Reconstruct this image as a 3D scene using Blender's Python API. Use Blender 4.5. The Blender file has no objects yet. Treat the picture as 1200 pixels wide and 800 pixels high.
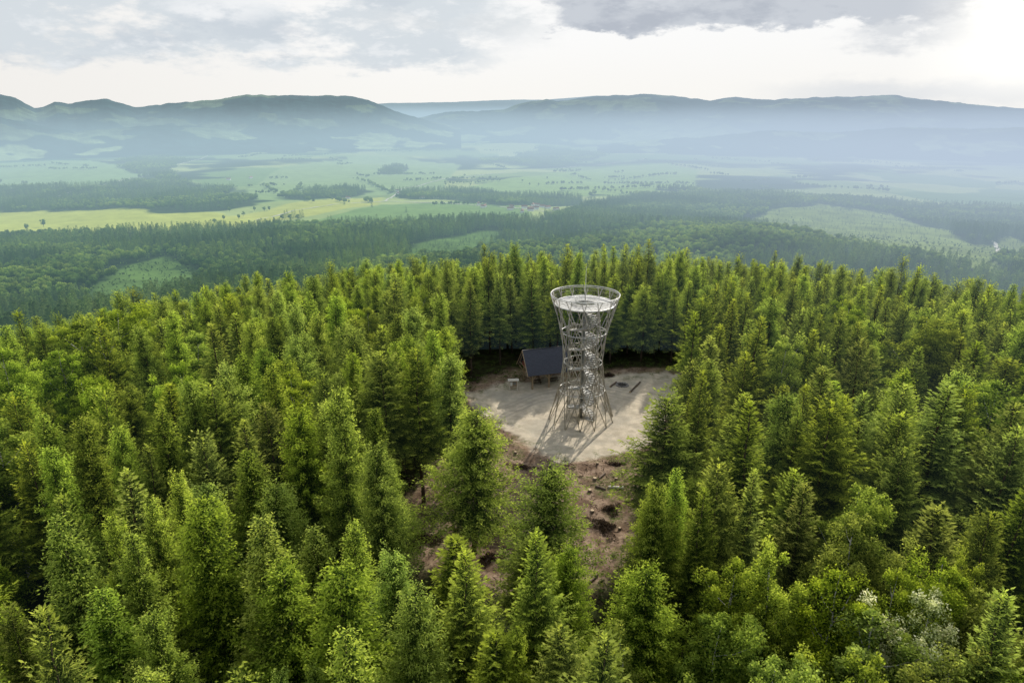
import bpy, math, random
import numpy as np
from math import radians as R, pi
rng = np.random.default_rng(7)
random.seed(7)
S = bpy.context.scene
COL = S.collection

# ------------------------------------------------------------------ camera
CAMZ, PITCH, F = 57.0, R(18.97), 800.0
cp, sp = math.cos(PITCH), math.sin(PITCH)
cam_d = bpy.data.cameras.new('camera'); cam_d.sensor_width = 36; cam_d.lens = 24
cam_d.clip_start = 0.5; cam_d.clip_end = 90000
cam = bpy.data.objects.new('camera', cam_d); COL.objects.link(cam)
cam.location = (0, 0, CAMZ); cam.rotation_euler = (R(90)-PITCH, 0, 0)
S.camera = cam

def project(x, y, z):
    """survey helper: where a world point is seen from the drone's height"""
    dz = z-CAMZ
    d = y*cp-dz*sp
    u = y*sp+dz*cp
    d = np.where(d < .5, .5, d)
    return 600+F*x/d, 400-F*u/d, d
def ray(px, py):
    a = (px-600)/F; b = (400-py)/F
    v = np.array([a, cp+b*sp, -sp+b*cp]); return v/np.linalg.norm(v)

# ------------------------------------------------------------------ noise (numpy value noise)
_tab = rng.random((256, 256))
def vnoise(x, y):
    x = np.asarray(x, float); y = np.asarray(y, float)
    xi = np.floor(x).astype(int); yi = np.floor(y).astype(int)
    fx = x-xi; fy = y-yi
    fx = fx*fx*(3-2*fx); fy = fy*fy*(3-2*fy)
    g = lambda i, j: _tab[i & 255, j & 255]
    return (g(xi, yi)*(1-fx)+g(xi+1, yi)*fx)*(1-fy)+(g(xi, yi+1)*(1-fx)+g(xi+1, yi+1)*fx)*fy
def fbm(x, y, o=4):
    s = 0; a = .5; t = 0
    for k in range(o):
        s = s+a*vnoise(x*2**k+17.3*k, y*2**k+9.1*k); t += a; a *= .5
    return s/t
def sstep(a, b, x):
    t = np.clip((x-a)/(b-a), 0, 1); return t*t*(3-2*t)

# ------------------------------------------------------------------ terrain height
_ds = np.arange(-400, 1200, 2.0)
_sl = np.interp(_ds, [-400, -20, 0, 55, 1200], [0, 0, .02, .36, .40])
_pf = -np.cumsum(_sl)*2.0; _pf -= np.interp(0, _ds, _pf)
FR = [0, 420, 600, 800, 1100, 1500, 2000, 2600, 3300, 4500, 6500, 9000, 60000]
FZ = [-95, -95, -125, -155, -196, -226, -258, -285, -300, -318, -330, -335, -335]
def height(x, y):
    x = np.asarray(x, float); y = np.asarray(y, float)
    r = np.hypot(x, y)+1e-6
    az = np.degrees(np.arctan2(x, y))
    edge = np.interp(az, [-180, -90, -40, -25, -8, 4, 14, 25, 38, 60, 120, 180],
                         [60, 90, 118, 131, 149, 160, 165, 163, 163, 130, 70, 60])
    P = np.interp(r-edge, _ds, _pf)
    Fz = np.interp(r, FR, FZ)
    w = sstep(500, 1200, r)
    Fz = Fz+w*(fbm(x/520+3, y/520+8, 3)-.5)*34+sstep(2500, 6000, r)*(fbm(x/1500+1, y/1500+5, 3)-.5)*70
    # shoulder carrying the clear-cut on the right
    Fz = Fz+26*np.exp(-((x-560)/420)**2-((y-1250)/330)**2)
    k = 14.0
    m = np.maximum(P, Fz)
    z = m+k*np.log(np.exp(np.clip((P-m)/k, -60, 0))+np.exp(np.clip((Fz-m)/k, -60, 0)))
    z = z-k*np.exp(-np.abs(P-Fz)/k)*0
    z = z-sstep(70, 30, y)*sstep(120, 60, r)*2.0          # gentle fall on the near side
    z = z+sstep(160, 220, r)*(fbm(x/60, y/60, 3)-.5)*5
    return z
_MT = np.geomspace(18, 40000, 1100)
def hgt(x, y): return float(height(x, y))
def ground(px, py, top=0.0):
    """point on the terrain (plus top) along a sight line; used to survey outlines"""
    v = ray(px, py); k = np.nonzero(CAMZ+v[2]*_MT <= height(v[0]*_MT, v[1]*_MT)+top)[0]
    i = k[0] if len(k) else len(_MT)-1
    tt = np.linspace(_MT[max(i-1, 0)], _MT[i], 12)
    k = np.nonzero(CAMZ+v[2]*tt <= height(v[0]*tt, v[1]*tt)+top)[0]
    return np.array([0, 0, CAMZ])+v*tt[k[0] if len(k) else -1]
def poly(pts): return np.array([ground(*p)[:2] for p in pts])
def inside(P, x, y):
    x = np.asarray(x, float); y = np.asarray(y, float)
    c = np.zeros(x.shape, bool); n = len(P)
    for i in range(n):
        x1, y1 = P[i]; x2, y2 = P[(i+1) % n]
        if y1 == y2: continue
        cond = ((y1 > y) != (y2 > y)) & (x < (x2-x1)*(y-y1)/(y2-y1)+x1)
        c ^= cond
    return c
def sdist(P, x, y):
    """signed distance, positive inside"""
    d = np.full(np.shape(x), 1e9); n = len(P)
    for i in range(n):
        a = P[i]; b = P[(i+1) % n]; ab = b-a; L = (ab**2).sum()+1e-9
        t = np.clip(((x-a[0])*ab[0]+(y-a[1])*ab[1])/L, 0, 1)
        d = np.minimum(d, np.hypot(x-a[0]-t*ab[0], y-a[1]-t*ab[1]))
    return np.where(inside(P, x, y), d, -d)

# ------------------------------------------------------------------ node helpers
def newmat(name):
    m = bpy.data.materials.new(name); m.use_nodes = True
    m.node_tree.nodes.clear(); return m, m.node_tree
class NB:
    def __init__(s, nt): s.nt = nt
    def n(s, t, **kw):
        o = s.nt.nodes.new(t)
        for k, v in kw.items(): setattr(o, k, v)
        return o
    def inp(s, sock, v):
        if v is None: return
        if isinstance(v, bpy.types.NodeSocket): s.nt.links.new(v, sock)
        elif isinstance(v, bpy.types.Node): s.nt.links.new(v.outputs[0], sock)
        else:
            if sock.type == 'RGBA' and isinstance(v, (tuple, list)) and len(v) == 3: v = (*v, 1)
            sock.default_value = v
    def m(s, op, a, b=None, c=None, clamp=False):
        o = s.n('ShaderNodeMath', operation=op, use_clamp=clamp)
        for i, v in enumerate((a, b, c)): s.inp(o.inputs[i], v)
        return o.outputs[0]
    def mix(s, f, a, b, t='MIX'):
        o = s.n('ShaderNodeMix', data_type='RGBA', blend_type=t)
        s.inp(o.inputs[0], f); s.inp(o.inputs[6], a); s.inp(o.inputs[7], b)
        return o.outputs[2]
    def ss(s, x, a, b):
        o = s.n('ShaderNodeMapRange', interpolation_type='SMOOTHSTEP')
        s.inp(o.inputs[0], x); o.inputs[1].default_value = a; o.inputs[2].default_value = b
        return o.outputs[0]
    def noise(s, vec, scale, detail=4, rough=.55):
        o = s.n('ShaderNodeTexNoise'); s.inp(o.inputs['Vector'], vec)
        o.inputs['Scale'].default_value = scale; o.inputs['Detail'].default_value = detail
        o.inputs['Roughness'].default_value = rough
        return o.outputs['Fac']
    def attr(s, name):
        o = s.n('ShaderNodeAttribute', attribute_name=name); return o

# aerial haze: airlight painted onto surfaces as emission, by their place in the valley
HAZE = bpy.data.node_groups.new('painted_haze', 'ShaderNodeTree')
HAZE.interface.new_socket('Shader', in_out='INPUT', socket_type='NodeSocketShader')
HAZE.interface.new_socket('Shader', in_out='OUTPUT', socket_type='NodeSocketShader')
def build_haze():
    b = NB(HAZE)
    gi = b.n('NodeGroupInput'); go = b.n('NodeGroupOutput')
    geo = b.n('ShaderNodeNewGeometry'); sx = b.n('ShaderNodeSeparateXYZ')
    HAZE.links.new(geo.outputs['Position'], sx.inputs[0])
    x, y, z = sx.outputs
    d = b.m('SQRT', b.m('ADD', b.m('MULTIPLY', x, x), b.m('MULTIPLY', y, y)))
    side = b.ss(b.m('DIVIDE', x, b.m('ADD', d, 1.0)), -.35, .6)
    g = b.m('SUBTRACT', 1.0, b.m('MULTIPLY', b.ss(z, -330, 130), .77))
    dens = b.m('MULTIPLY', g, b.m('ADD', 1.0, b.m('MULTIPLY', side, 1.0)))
    a1 = b.m('ADD', b.m('DIVIDE', b.m('MAXIMUM', b.m('SUBTRACT', d, 60.0), 0.0), HAZE_L), b.m('MULTIPLY', b.ss(d, 50, 220), .045))  # last term adds a painted near veil that lifts the dark forest tones
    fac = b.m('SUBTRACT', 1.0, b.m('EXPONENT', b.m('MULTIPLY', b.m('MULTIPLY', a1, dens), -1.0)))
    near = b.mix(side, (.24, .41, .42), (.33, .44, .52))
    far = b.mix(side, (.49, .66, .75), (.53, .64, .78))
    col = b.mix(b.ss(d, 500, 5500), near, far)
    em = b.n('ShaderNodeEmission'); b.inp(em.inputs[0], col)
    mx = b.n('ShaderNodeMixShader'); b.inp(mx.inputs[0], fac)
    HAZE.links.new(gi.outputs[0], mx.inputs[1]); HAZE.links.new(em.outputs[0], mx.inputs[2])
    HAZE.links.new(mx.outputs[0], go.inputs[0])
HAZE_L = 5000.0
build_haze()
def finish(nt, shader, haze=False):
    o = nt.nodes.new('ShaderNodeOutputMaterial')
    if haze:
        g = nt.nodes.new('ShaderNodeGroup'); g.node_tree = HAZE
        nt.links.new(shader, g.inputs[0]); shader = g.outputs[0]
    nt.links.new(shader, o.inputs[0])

def foliage(name, dark, mid, tip, trans=.38, haze=False, hue=.0, gloss=.0, patch=0):
    m, nt = newmat(name); b = NB(nt)
    tone = b.attr('tone').outputs['Fac']
    rnd = b.n('ShaderNodeObjectInfo').outputs['Random']
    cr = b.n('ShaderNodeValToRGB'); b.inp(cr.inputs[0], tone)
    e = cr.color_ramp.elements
    e[0].position = .16; e[0].color = (*dark, 1); e[1].position = .95; e[1].color = (*tip, 1)  # dark end deepened to paint shade into crown insides; tips are new growth
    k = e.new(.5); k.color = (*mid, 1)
    hs = b.n('ShaderNodeHueSaturation')
    b.inp(hs.inputs['Hue'], b.m('ADD', .484+hue, b.m('MULTIPLY', rnd, .022)))
    b.inp(hs.inputs['Saturation'], b.m('ADD', .90, b.m('MULTIPLY', b.m('FRACT', b.m('MULTIPLY', rnd, 7.13)), .14)))
    b.inp(hs.inputs['Value'], b.m('ADD', .78, b.m('MULTIPLY', b.m('FRACT', b.m('MULTIPLY', rnd, 13.7)), .5)))
    base = cr.outputs[0]
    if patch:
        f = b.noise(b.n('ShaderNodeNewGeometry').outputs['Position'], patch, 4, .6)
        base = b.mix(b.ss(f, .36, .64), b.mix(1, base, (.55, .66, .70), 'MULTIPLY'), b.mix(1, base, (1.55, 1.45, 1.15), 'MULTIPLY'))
    b.inp(hs.inputs['Color'], base)
    df = b.n('ShaderNodeBsdfDiffuse'); tr = b.n('ShaderNodeBsdfTranslucent')
    b.inp(df.inputs[0], hs.outputs[0])
    b.inp(tr.inputs[0], b.mix(.5, hs.outputs[0], b.mix(1, hs.outputs[0], (1.22, 1.25, .5), 'MULTIPLY')))
    mx = b.n('ShaderNodeMixShader'); mx.inputs[0].default_value = trans
    nt.links.new(df.outputs[0], mx.inputs[1]); nt.links.new(tr.outputs[0], mx.inputs[2])
    out = mx.outputs[0]
    if gloss:
        gl = b.n('ShaderNodeBsdfGlossy'); gl.inputs['Roughness'].default_value = .45
        gl.inputs[0].default_value = (.8, .9, .8, 1)
        m2 = b.n('ShaderNodeMixShader'); m2.inputs[0].default_value = gloss
        nt.links.new(out, m2.inputs[1]); nt.links.new(gl.outputs[0], m2.inputs[2]); out = m2.outputs[0]
    finish(nt, out, haze)
    return m
def solid(name, c1, c2, scale=3, rough=.8, metal=0, bump=.0, stretch=(1, 1, 1), haze=False, spec=.3):
    m, nt = newmat(name); b = NB(nt)
    tc = b.n('ShaderNodeTexCoord'); mp = b.n('ShaderNodeMapping')
    nt.links.new(tc.outputs['Object'], mp.inputs[0]); mp.inputs['Scale'].default_value = stretch
    f = b.noise(mp.outputs[0], scale, 6, .65)
    f2 = b.ss(f, .3, .7)
    p = b.n('ShaderNodeBsdfPrincipled'); b.inp(p.inputs['Base Color'], b.mix(f2, c1, c2))
    p.inputs['Roughness'].default_value = rough; p.inputs['Metallic'].default_value = metal
    p.inputs['Specular IOR Level'].default_value = spec
    if bump:
        bp = b.n('ShaderNodeBump'); bp.inputs['Strength'].default_value = bump; bp.inputs['Distance'].default_value = .05
        b.inp(bp.inputs['Height'], f); nt.links.new(bp.outputs[0], p.inputs['Normal'])
    finish(nt, p.outputs[0], haze)
    return m

M = {}
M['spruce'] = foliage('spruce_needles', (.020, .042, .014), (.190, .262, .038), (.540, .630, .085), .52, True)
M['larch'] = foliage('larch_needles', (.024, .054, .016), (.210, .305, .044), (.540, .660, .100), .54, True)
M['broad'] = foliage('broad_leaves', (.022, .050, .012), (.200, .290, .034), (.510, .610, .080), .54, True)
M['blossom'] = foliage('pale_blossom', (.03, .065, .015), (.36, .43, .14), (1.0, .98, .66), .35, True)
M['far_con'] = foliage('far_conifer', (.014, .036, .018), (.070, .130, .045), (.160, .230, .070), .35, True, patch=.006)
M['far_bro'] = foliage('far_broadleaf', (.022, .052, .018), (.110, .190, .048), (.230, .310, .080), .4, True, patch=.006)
M['shrub'] = foliage('undergrowth_leaves', (.02, .04, .012), (.065, .10, .025), (.15, .19, .045), .35)
M['bark'] = solid('bark', (.045, .032, .024), (.12, .085, .060), 6, .95, bump=.6, stretch=(1, 1, .25))
M['birch_bark'] = solid('birch_bark', (.10, .09, .08), (.62, .60, .56), 3, .8, bump=.2, stretch=(1, 1, 2.2))
M['steel'] = solid('galvanised_steel', (.27, .25, .20), (.52, .485, .40), 1.3, .5, .25, .05, spec=.5)
M['steel_dark'] = solid('weathered_steel', (.17, .175, .16), (.30, .30, .27), 2, .55, .3)
M['steel_white'] = solid('pale_zinc_steel', (.44, .44, .40), (.66, .66, .62), 2, .4, .15, spec=.5)
M['grating'] = solid('deck_grating', (.30, .30, .285), (.56, .56, .54), 4, .6, .05)
M['stairs'] = solid('stair_grating', (.26, .26, .24), (.62, .62, .59), 6, .6, .1)
M['conc'] = solid('footing_concrete', (.28, .27, .25), (.42, .41, .38), 5, .9, bump=.2)
M['timber'] = solid('pale_timber', (.26, .19, .12), (.42, .32, .21), 3, .8, bump=.2, stretch=(4, 4, .6))
M['timber_dark'] = solid('dark_timber', (.07, .05, .035), (.14, .10, .07), 3, .85, bump=.2, stretch=(4, 4, .6))
M['wood_white'] = solid('bleached_wood', (.52, .47, .39), (.75, .71, .63), 3, .8, bump=.2, stretch=(3, .6, 3))
M['log_bark'] = solid('log_bark', (.10, .075, .055), (.22, .17, .13), 5, .95, bump=.5)
M['log_end'] = solid('cut_wood', (.42, .31, .19), (.60, .47, .31), 8, .85)
M['red'] = solid('red_brown_paint', (.18, .045, .035), (.27, .07, .05), 5, .75)
M['ash'] = solid('charred_ash', (.015, .014, .013), (.07, .065, .06), 7, 1)
M['stone'] = solid('field_stone', (.16, .15, .14), (.33, .31, .29), 4, .9, bump=.5)
M['paper'] = solid('printed_sheet', (.62, .62, .60), (.80, .80, .78), 4, .6)
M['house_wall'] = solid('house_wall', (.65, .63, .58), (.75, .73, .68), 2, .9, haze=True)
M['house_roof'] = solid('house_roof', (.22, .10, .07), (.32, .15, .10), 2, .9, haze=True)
# slate roof of the shelter: rows of shingles
def roofmat():
    m, nt = newmat('slate_shingles'); b = NB(nt)
    tc = b.n('ShaderNodeTexCoord'); br = b.n('ShaderNodeTexBrick')
    nt.links.new(tc.outputs['UV'], br.inputs['Vector'])
    br.inputs['Scale'].default_value = 1; br.inputs['Brick Width'].default_value = .35; br.inputs['Row Height'].default_value = .22
    br.inputs['Mortar Size'].default_value = .012
    br.inputs['Color1'].default_value = (.028, .034, .052, 1); br.inputs['Color2'].default_value = (.040, .048, .070, 1)
    br.inputs['Mortar'].default_value = (.016, .018, .03, 1)
    p = b.n('ShaderNodeBsdfPrincipled'); nt.links.new(br.outputs[0], p.inputs['Base Color']); p.inputs['Roughness'].default_value = .6
    finish(nt, p.outputs[0]); return m
M['slate'] = roofmat()

# ------------------------------------------------------------------ mesh helpers
def link(name, me, parent=None, mats=()):
    o = bpy.data.objects.new(name, me); COL.objects.link(o)
    for k in mats: me.materials.append(M[k] if isinstance(k, str) else k)
    if parent: o.parent = parent
    return o
def tag(o, label, cat, group=None):
    o['label'] = label; o['category'] = cat
    if group: o['group'] = group
    return o
def empty(name, loc=(0, 0, 0), rz=0, label=None, cat=None, group=None):
    o = bpy.data.objects.new(name, None); COL.objects.link(o)
    o.empty_display_size = .5; o.location = loc; o.rotation_euler = (0, 0, rz)
    if label: tag(o, label, cat, group)
    return o
def np_mesh(name, V, Q, smooth=False):
    """V (n,3), Q (m,k) constant face size"""
    V = np.asarray(V, np.float32); Q = np.asarray(Q, np.int32)
    me = bpy.data.meshes.new(name)
    me.vertices.add(len(V)); me.vertices.foreach_set('co', V.ravel())
    k = Q.shape[1]; n = len(Q)
    me.loops.add(n*k); me.loops.foreach_set('vertex_index', Q.ravel())
    me.polygons.add(n); me.polygons.foreach_set('loop_start', np.arange(0, n*k, k, dtype=np.int32))
    me.polygons.foreach_set('loop_total', np.full(n, k, np.int32))
    if smooth: me.polygons.foreach_set('use_smooth', np.ones(n, bool))
    me.update(calc_edges=True)
    return me
def setattr_f(me, name, vals):
    a = me.attributes.new(name, 'FLOAT', 'POINT'); a.data.foreach_set('value', np.asarray(vals, np.float32))
def setattr_c(me, name, vals):
    a = me.attributes.new(name, 'FLOAT_COLOR', 'POINT')
    v = np.ones((len(vals), 4), np.float32); v[:, :3] = vals; a.data.foreach_set('color', v.ravel())

class MB:
    def __init__(s): s.v = []; s.f = []; s.mi = []; s.cur = 0; s.uv = {}
    def box(s, c, size, rz=0, ry=0, rx=0):
        from mathutils import Euler, Vector
        E = Euler((rx, ry, rz)).to_matrix(); b = len(s.v)
        for i in (-1, 1):
            for j in (-1, 1):
                for k in (-1, 1):
                    s.v.append(tuple(Vector(c)+E @ Vector((i*size[0]/2, j*size[1]/2, k*size[2]/2))))
        for q in ((0, 1, 3, 2), (4, 6, 7, 5), (0, 4, 5, 1), (2, 3, 7, 6), (0, 2, 6, 4), (1, 5, 7, 3)):
            s.f.append(tuple(b+i for i in q)); s.mi.append(s.cur)
    def tube(s, pts, rad, n=6, closed=False, caps=True):
        P = [np.array(p, float) for p in pts]; m = len(P)
        rad = rad if hasattr(rad, '__len__') else [rad]*m
        b = len(s.v); prev = None
        for i in range(m):
            if closed: t = P[(i+1) % m]-P[i-1]
            else: t = P[min(i+1, m-1)]-P[max(i-1, 0)]
            t = t/(np.linalg.norm(t)+1e-9)
            if prev is None:
                a = np.array([0, 0, 1.]) if abs(t[2]) < .9 else np.array([1., 0, 0])
                u = np.cross(t, a)
            else: u = prev-t*np.dot(prev, t)
            u /= np.linalg.norm(u)+1e-9; w = np.cross(t, u); prev = u
            for k in range(n):
                an = 2*pi*k/n; s.v.append(tuple(P[i]+rad[i]*(math.cos(an)*u+math.sin(an)*w)))
        for i in range(m if closed else m-1):
            j = (i+1) % m
            for k in range(n):
                s.f.append((b+i*n+k, b+i*n+(k+1) % n, b+j*n+(k+1) % n, b+j*n+k)); s.mi.append(s.cur)
        if caps and not closed:
            s.f.append(tuple(b+k for k in range(n))[::-1]); s.mi.append(s.cur)
            s.f.append(tuple(b+(m-1)*n+k for k in range(n))); s.mi.append(s.cur)
    def face(s, pts):
        b = len(s.v); s.v += [tuple(p) for p in pts]; s.f.append(tuple(range(b, b+len(pts)))); s.mi.append(s.cur)
    def build(s, name, mats, parent=None, smooth=False):
        me = bpy.data.meshes.new(name); me.from_pydata(s.v, [], s.f); me.update()
        o = link(name, me, parent, mats if isinstance(mats, (list, tuple)) else (mats,))
        me.polygons.foreach_set('material_index', np.array(s.mi, np.int32))
        if smooth: me.polygons.foreach_set('use_smooth', np.ones(len(s.f), bool))
        return o

def diamonds(P, D, N, L, W, tone):
    """leaf-shaped quads; all arrays"""
    P = np.asarray(P); D = D/(np.linalg.norm(D, axis=1, keepdims=True)+1e-9)
    Sx = np.cross(D, N); Sx /= np.linalg.norm(Sx, axis=1, keepdims=True)+1e-9
    L = np.asarray(L)[:, None]; W = np.asarray(W)[:, None]
    nn = np.cross(Sx, D)
    V = np.stack([P, P+D*L*.45+Sx*W*.5-nn*W*.1, P+D*L, P+D*L*.45-Sx*W*.5-nn*W*.1], 1).reshape(-1, 3)
    n = len(P); Q = np.arange(4*n).reshape(n, 4)
    return V, Q, np.repeat(tone, 4)
def leafmesh(name, P, D, N, L, W, tone):
    V, Q, T = diamonds(P, D, N, L, W, tone)
    me = np_mesh(name, V, Q); setattr_f(me, 'tone', T); return me
def rnd_dir(g, n):
    v = g.normal(size=(n, 3)); return v/np.linalg.norm(v, axis=1, keepdims=True)

# ------------------------------------------------------------------ tree prototypes (22 m tall)
def spruce_crown(seed, H=22.0, Rm=2.7, zb=4.5, step=.40, gap=0., ex=.85):
    g = np.random.default_rng(seed)
    P = []; D = []; N = []; L = []; W = []; T = []
    z = zb; lean = g.uniform(0, 6.28)
    while z < H-.35:
        t = (z-zb)/(H-zb)
        prof = Rm*(1-t)**ex*min(1, .62+2.2*t)*(.78+.38*g.random())
        nb = int(g.integers(5, 8)) if t < .93 else 4
        a0 = g.uniform(0, 6.28)
        for k in range(nb):
            if g.random() < .06+gap: continue
            a = a0+2*pi*k/nb+g.normal(0, .22)
            lump = .62+.72*vnoise(np.array(a*1.15+seed*5), np.array(z*.38+seed)).item()
            l = (prof*lump*g.uniform(.70, 1.22)*(1+.12*math.cos(a-lean))+.10)
            e0 = math.tan(R(-14+66*t**1.2+g.normal(0, 6)))
            dirv = np.array([math.cos(a), math.sin(a)]); side = np.array([-dirv[1], dirv[0]])
            zz = z+g.normal(0, .12)
            ns = max(3, int(l/.19))
            for s in np.linspace(.12, 1, ns):
                s = s+g.normal(0, .02)
                x = l*s
                zc = zz+l*(e0*s-.30*(1-t)*s*s+.20*s**3)
                lat = (.34*l*max(0, 1-s)**.7+.22)
                for sg in (-1, 1):
                    an = sg*R(52+g.normal(0, 9))
                    dh = dirv*math.cos(an)+side*math.sin(an)
                    m = max(1, int(lat/.145))
                    for j in range(m):
                        q = j/m*lat
                        P.append((dirv[0]*x+dh[0]*q, dirv[1]*x+dh[1]*q, zc-.22*q*q-.05*q+g.normal(0, .04)))
                        D.append((dh[0]+g.normal(0, .25), dh[1]+g.normal(0, .25), -.22+g.normal(0, .28)+.25*t))
                        N.append((g.normal(0, .3), g.normal(0, .3), 1))
                        L.append(g.uniform(.19, .36)); W.append(g.uniform(.06, .105))
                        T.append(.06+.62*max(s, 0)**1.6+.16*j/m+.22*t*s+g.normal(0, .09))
            # leader of the branch
            for j in range(2):
                P.append((dirv[0]*l*.93, dirv[1]*l*.93, zz+l*(e0-.30*(1-t)+.2)-.02)); D.append((dirv[0]+g.normal(0, .2), dirv[1]+g.normal(0, .2), .15+e0*.5))
                N.append((0, 0, 1)); L.append(.42); W.append(.16); T.append(.9+g.normal(0, .08))
        z += step*g.uniform(.8, 1.25)*(1-.35*t)
    for j in range(26):
        zz = H-g.random()*1.3; a = g.uniform(0, 6.28)
        P.append((0, 0, zz)); D.append((math.cos(a)*.6, math.sin(a)*.6, .9)); N.append((math.sin(a), -math.cos(a), .3)); L.append(.3+.1*g.random()); W.append(.1); T.append(.95)
    return leafmesh('spruce_crown', np.array(P), np.array(D), np.array(N), L, W, np.clip(T, 0, 1))
def larch_crown(seed, H=22.0, Rm=2.9, zb=4.0, full=.62, dens=1.0):
    g = np.random.default_rng(seed)
    P = []; D = []; L = []; W = []; T = []
    z = zb
    while z < H-.2:
        t = (z-zb)/(H-zb)
        lump = .70+.50*vnoise(np.array(z*.55+seed*3.1), np.array(seed*1.7)).item()
        for k in range(3 if t < .9 else 2):
            a = g.uniform(0, 6.28)
            lump2 = .50+.85*vnoise(np.array(a*1.1+seed*5), np.array(z*.42+seed)).item()
            l = Rm*(1-t)**full*min(1, .5+2.4*t)*lump*lump2*g.uniform(.7, 1.1)+.12
            e0 = math.tan(R(2+42*t+g.normal(0, 7)))
            c, s_ = math.cos(a), math.sin(a)
            n = max(3, int(l/.16*dens))
            s = np.clip(np.linspace(.10, 1, n)+g.normal(0, .02, n), .02, 1.05)
            cx, cy = c*l*s, s_*l*s
            cz = z+l*(e0*s-.28*(1-t)*s*s+.16*s**3)
            for rep in range(6):
                off = g.normal(0, 1, (n, 3))*np.array([.13, .13, .10])*(1+.8*np.maximum(0, 1-s))[:, None]
                if rep >= 2: off[:, 2] -= np.abs(g.normal(0, .26, n)); off[:, :2] *= 1.5
                P.append(np.stack([cx, cy, cz], 1)+off)
                d = rnd_dir(g, n)*.8+np.array([c, s_, -.1])*.8; D.append(d)
                L.append(g.uniform(.15, .32, n)); W.append(g.uniform(.075, .14, n))
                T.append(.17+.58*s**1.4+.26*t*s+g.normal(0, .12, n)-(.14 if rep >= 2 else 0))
        z += .14*g.uniform(.8, 1.2)
    P = np.concatenate(P); D = np.concatenate(D); n = len(P)
    N = rnd_dir(g, n)*.8+np.array([0, 0, .7])
    return leafmesh('larch_crown', P, D, N, np.concatenate(L), np.concatenate(W), np.clip(np.concatenate(T), 0, 1))
def broad_crown(seed, H=20.0, Rm=3.1, zb=5.0, nc=95, leaf=.21, per=210, top=1.0):
    g = np.random.default_rng(seed)
    C = []
    nl = int(g.integers(5, 8))
    lead = [(0, 0, H-.6, 0)]
    for k in range(nl):
        a = 2*pi*k/nl+g.normal(0, .35); rr = Rm*g.uniform(.35, .85); lead.append((math.cos(a)*rr, math.sin(a)*rr, zb+(H-zb)*g.uniform(.45, .93), a))
    while len(C) < nc:
        ld = lead[int(g.integers(len(lead)))]; q = g.random()**.75
        c = np.array([ld[0]*q**.8, ld[1]*q**.8, zb*.8+(ld[2]-zb*.8)*(q**1.15)])
        sp_ = 1.15*(1.15-q)+.25
        c += g.normal(0, 1, 3)*np.array([sp_, sp_, .55])
        if c[2] < zb: continue
        C.append(c)
    C = np.array(C)
    P = []; D = []; L = []; W = []; T = []
    for c in C:
        n = int(per*g.uniform(.6, 1.3)); rc = g.uniform(.55, 1.15)
        v = rnd_dir(g, n)*(g.random(n)**.45)[:, None]*rc*np.array([.95, .95, 1.15]); v[:, 2] -= .35*rc*(v[:, 0]**2+v[:, 1]**2)/rc**2
        P.append(c+v+np.array([0, 0, 0])); d = rnd_dir(g, n); d[:, 2] -= .35; D.append(d)
        L.append(g.uniform(.6, 1.25, n)*leaf); W.append(g.uniform(.45, .9, n)*leaf)
        outw = np.hypot(c[0], c[1])/Rm
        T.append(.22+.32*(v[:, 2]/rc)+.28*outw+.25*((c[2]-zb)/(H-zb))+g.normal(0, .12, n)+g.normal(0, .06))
    P = np.concatenate(P); D = np.concatenate(D); n = len(P)
    N = rnd_dir(g, n)*.9+np.array([0, 0, .6])
    return leafmesh('broad_crown', P, D, N, np.concatenate(L), np.concatenate(W), np.clip(np.concatenate(T), 0, 1)), C
def trunk_mesh(seed, H, r0, zb, kind, C=None):
    g = np.random.default_rng(seed+99); m = MB()
    bend = g.normal(0, .12, (9, 2)); bend[0] = 0
    pts = [(bend[i][0]*min(1, i/3), bend[i][1]*min(1, i/3), -.6+(H*.975+.6)*i/8) for i in range(9)]
    rad = [r0*(1.25 if i == 0 else 1)*(1-.93*i/8)+.012 for i in range(9)]
    m.tube(pts, rad, 8)
    if kind == 'spruce':
        for k in range(46):
            z = g.uniform(1.6, zb+3); a = g.uniform(0, 6.28); l = g.uniform(.5, 1.7)
            m.tube([(0, 0, z), (math.cos(a)*l*.6, math.sin(a)*l*.6, z-.05), (math.cos(a)*l, math.sin(a)*l, z-.3*l)], [.028, .018, .008], 4, caps=False)
    if kind == 'larch':
        for k in range(60):
            z = g.uniform(3, H*.85); a = g.uniform(0, 6.28); l = g.uniform(.6, 1.8)*(1-z/H*.6)
            m.tube([(0, 0, z), (math.cos(a)*l*.6, math.sin(a)*l*.6, z+.05), (math.cos(a)*l, math.sin(a)*l, z+.05*l)], [.03, .02, .008], 4, caps=False)
    if C is not None:
        idx = g.permutation(len(C))[:34]
        for i in idx:
            c = C[i]; z0 = max(1.5, c[2]-np.hypot(c[0], c[1])*g.uniform(.9, 1.6)-.8)
            q = np.array([0, 0, z0]); mid = q*.45+c*.55+np.array([0, 0, -.35])
            rb = .035+.04*(1-z0/H)
            m.tube([q, mid, c], [rb, rb*.6, .012], 5, caps=False)
    me = bpy.data.meshes.new('trunk'); me.from_pydata(m.v, [], m.f); me.update()
    me.polygons.foreach_set('use_smooth', np.ones(len(m.f), bool))
    return me
PROTO = {'spruce': [], 'larch': [], 'broad': []}
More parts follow.
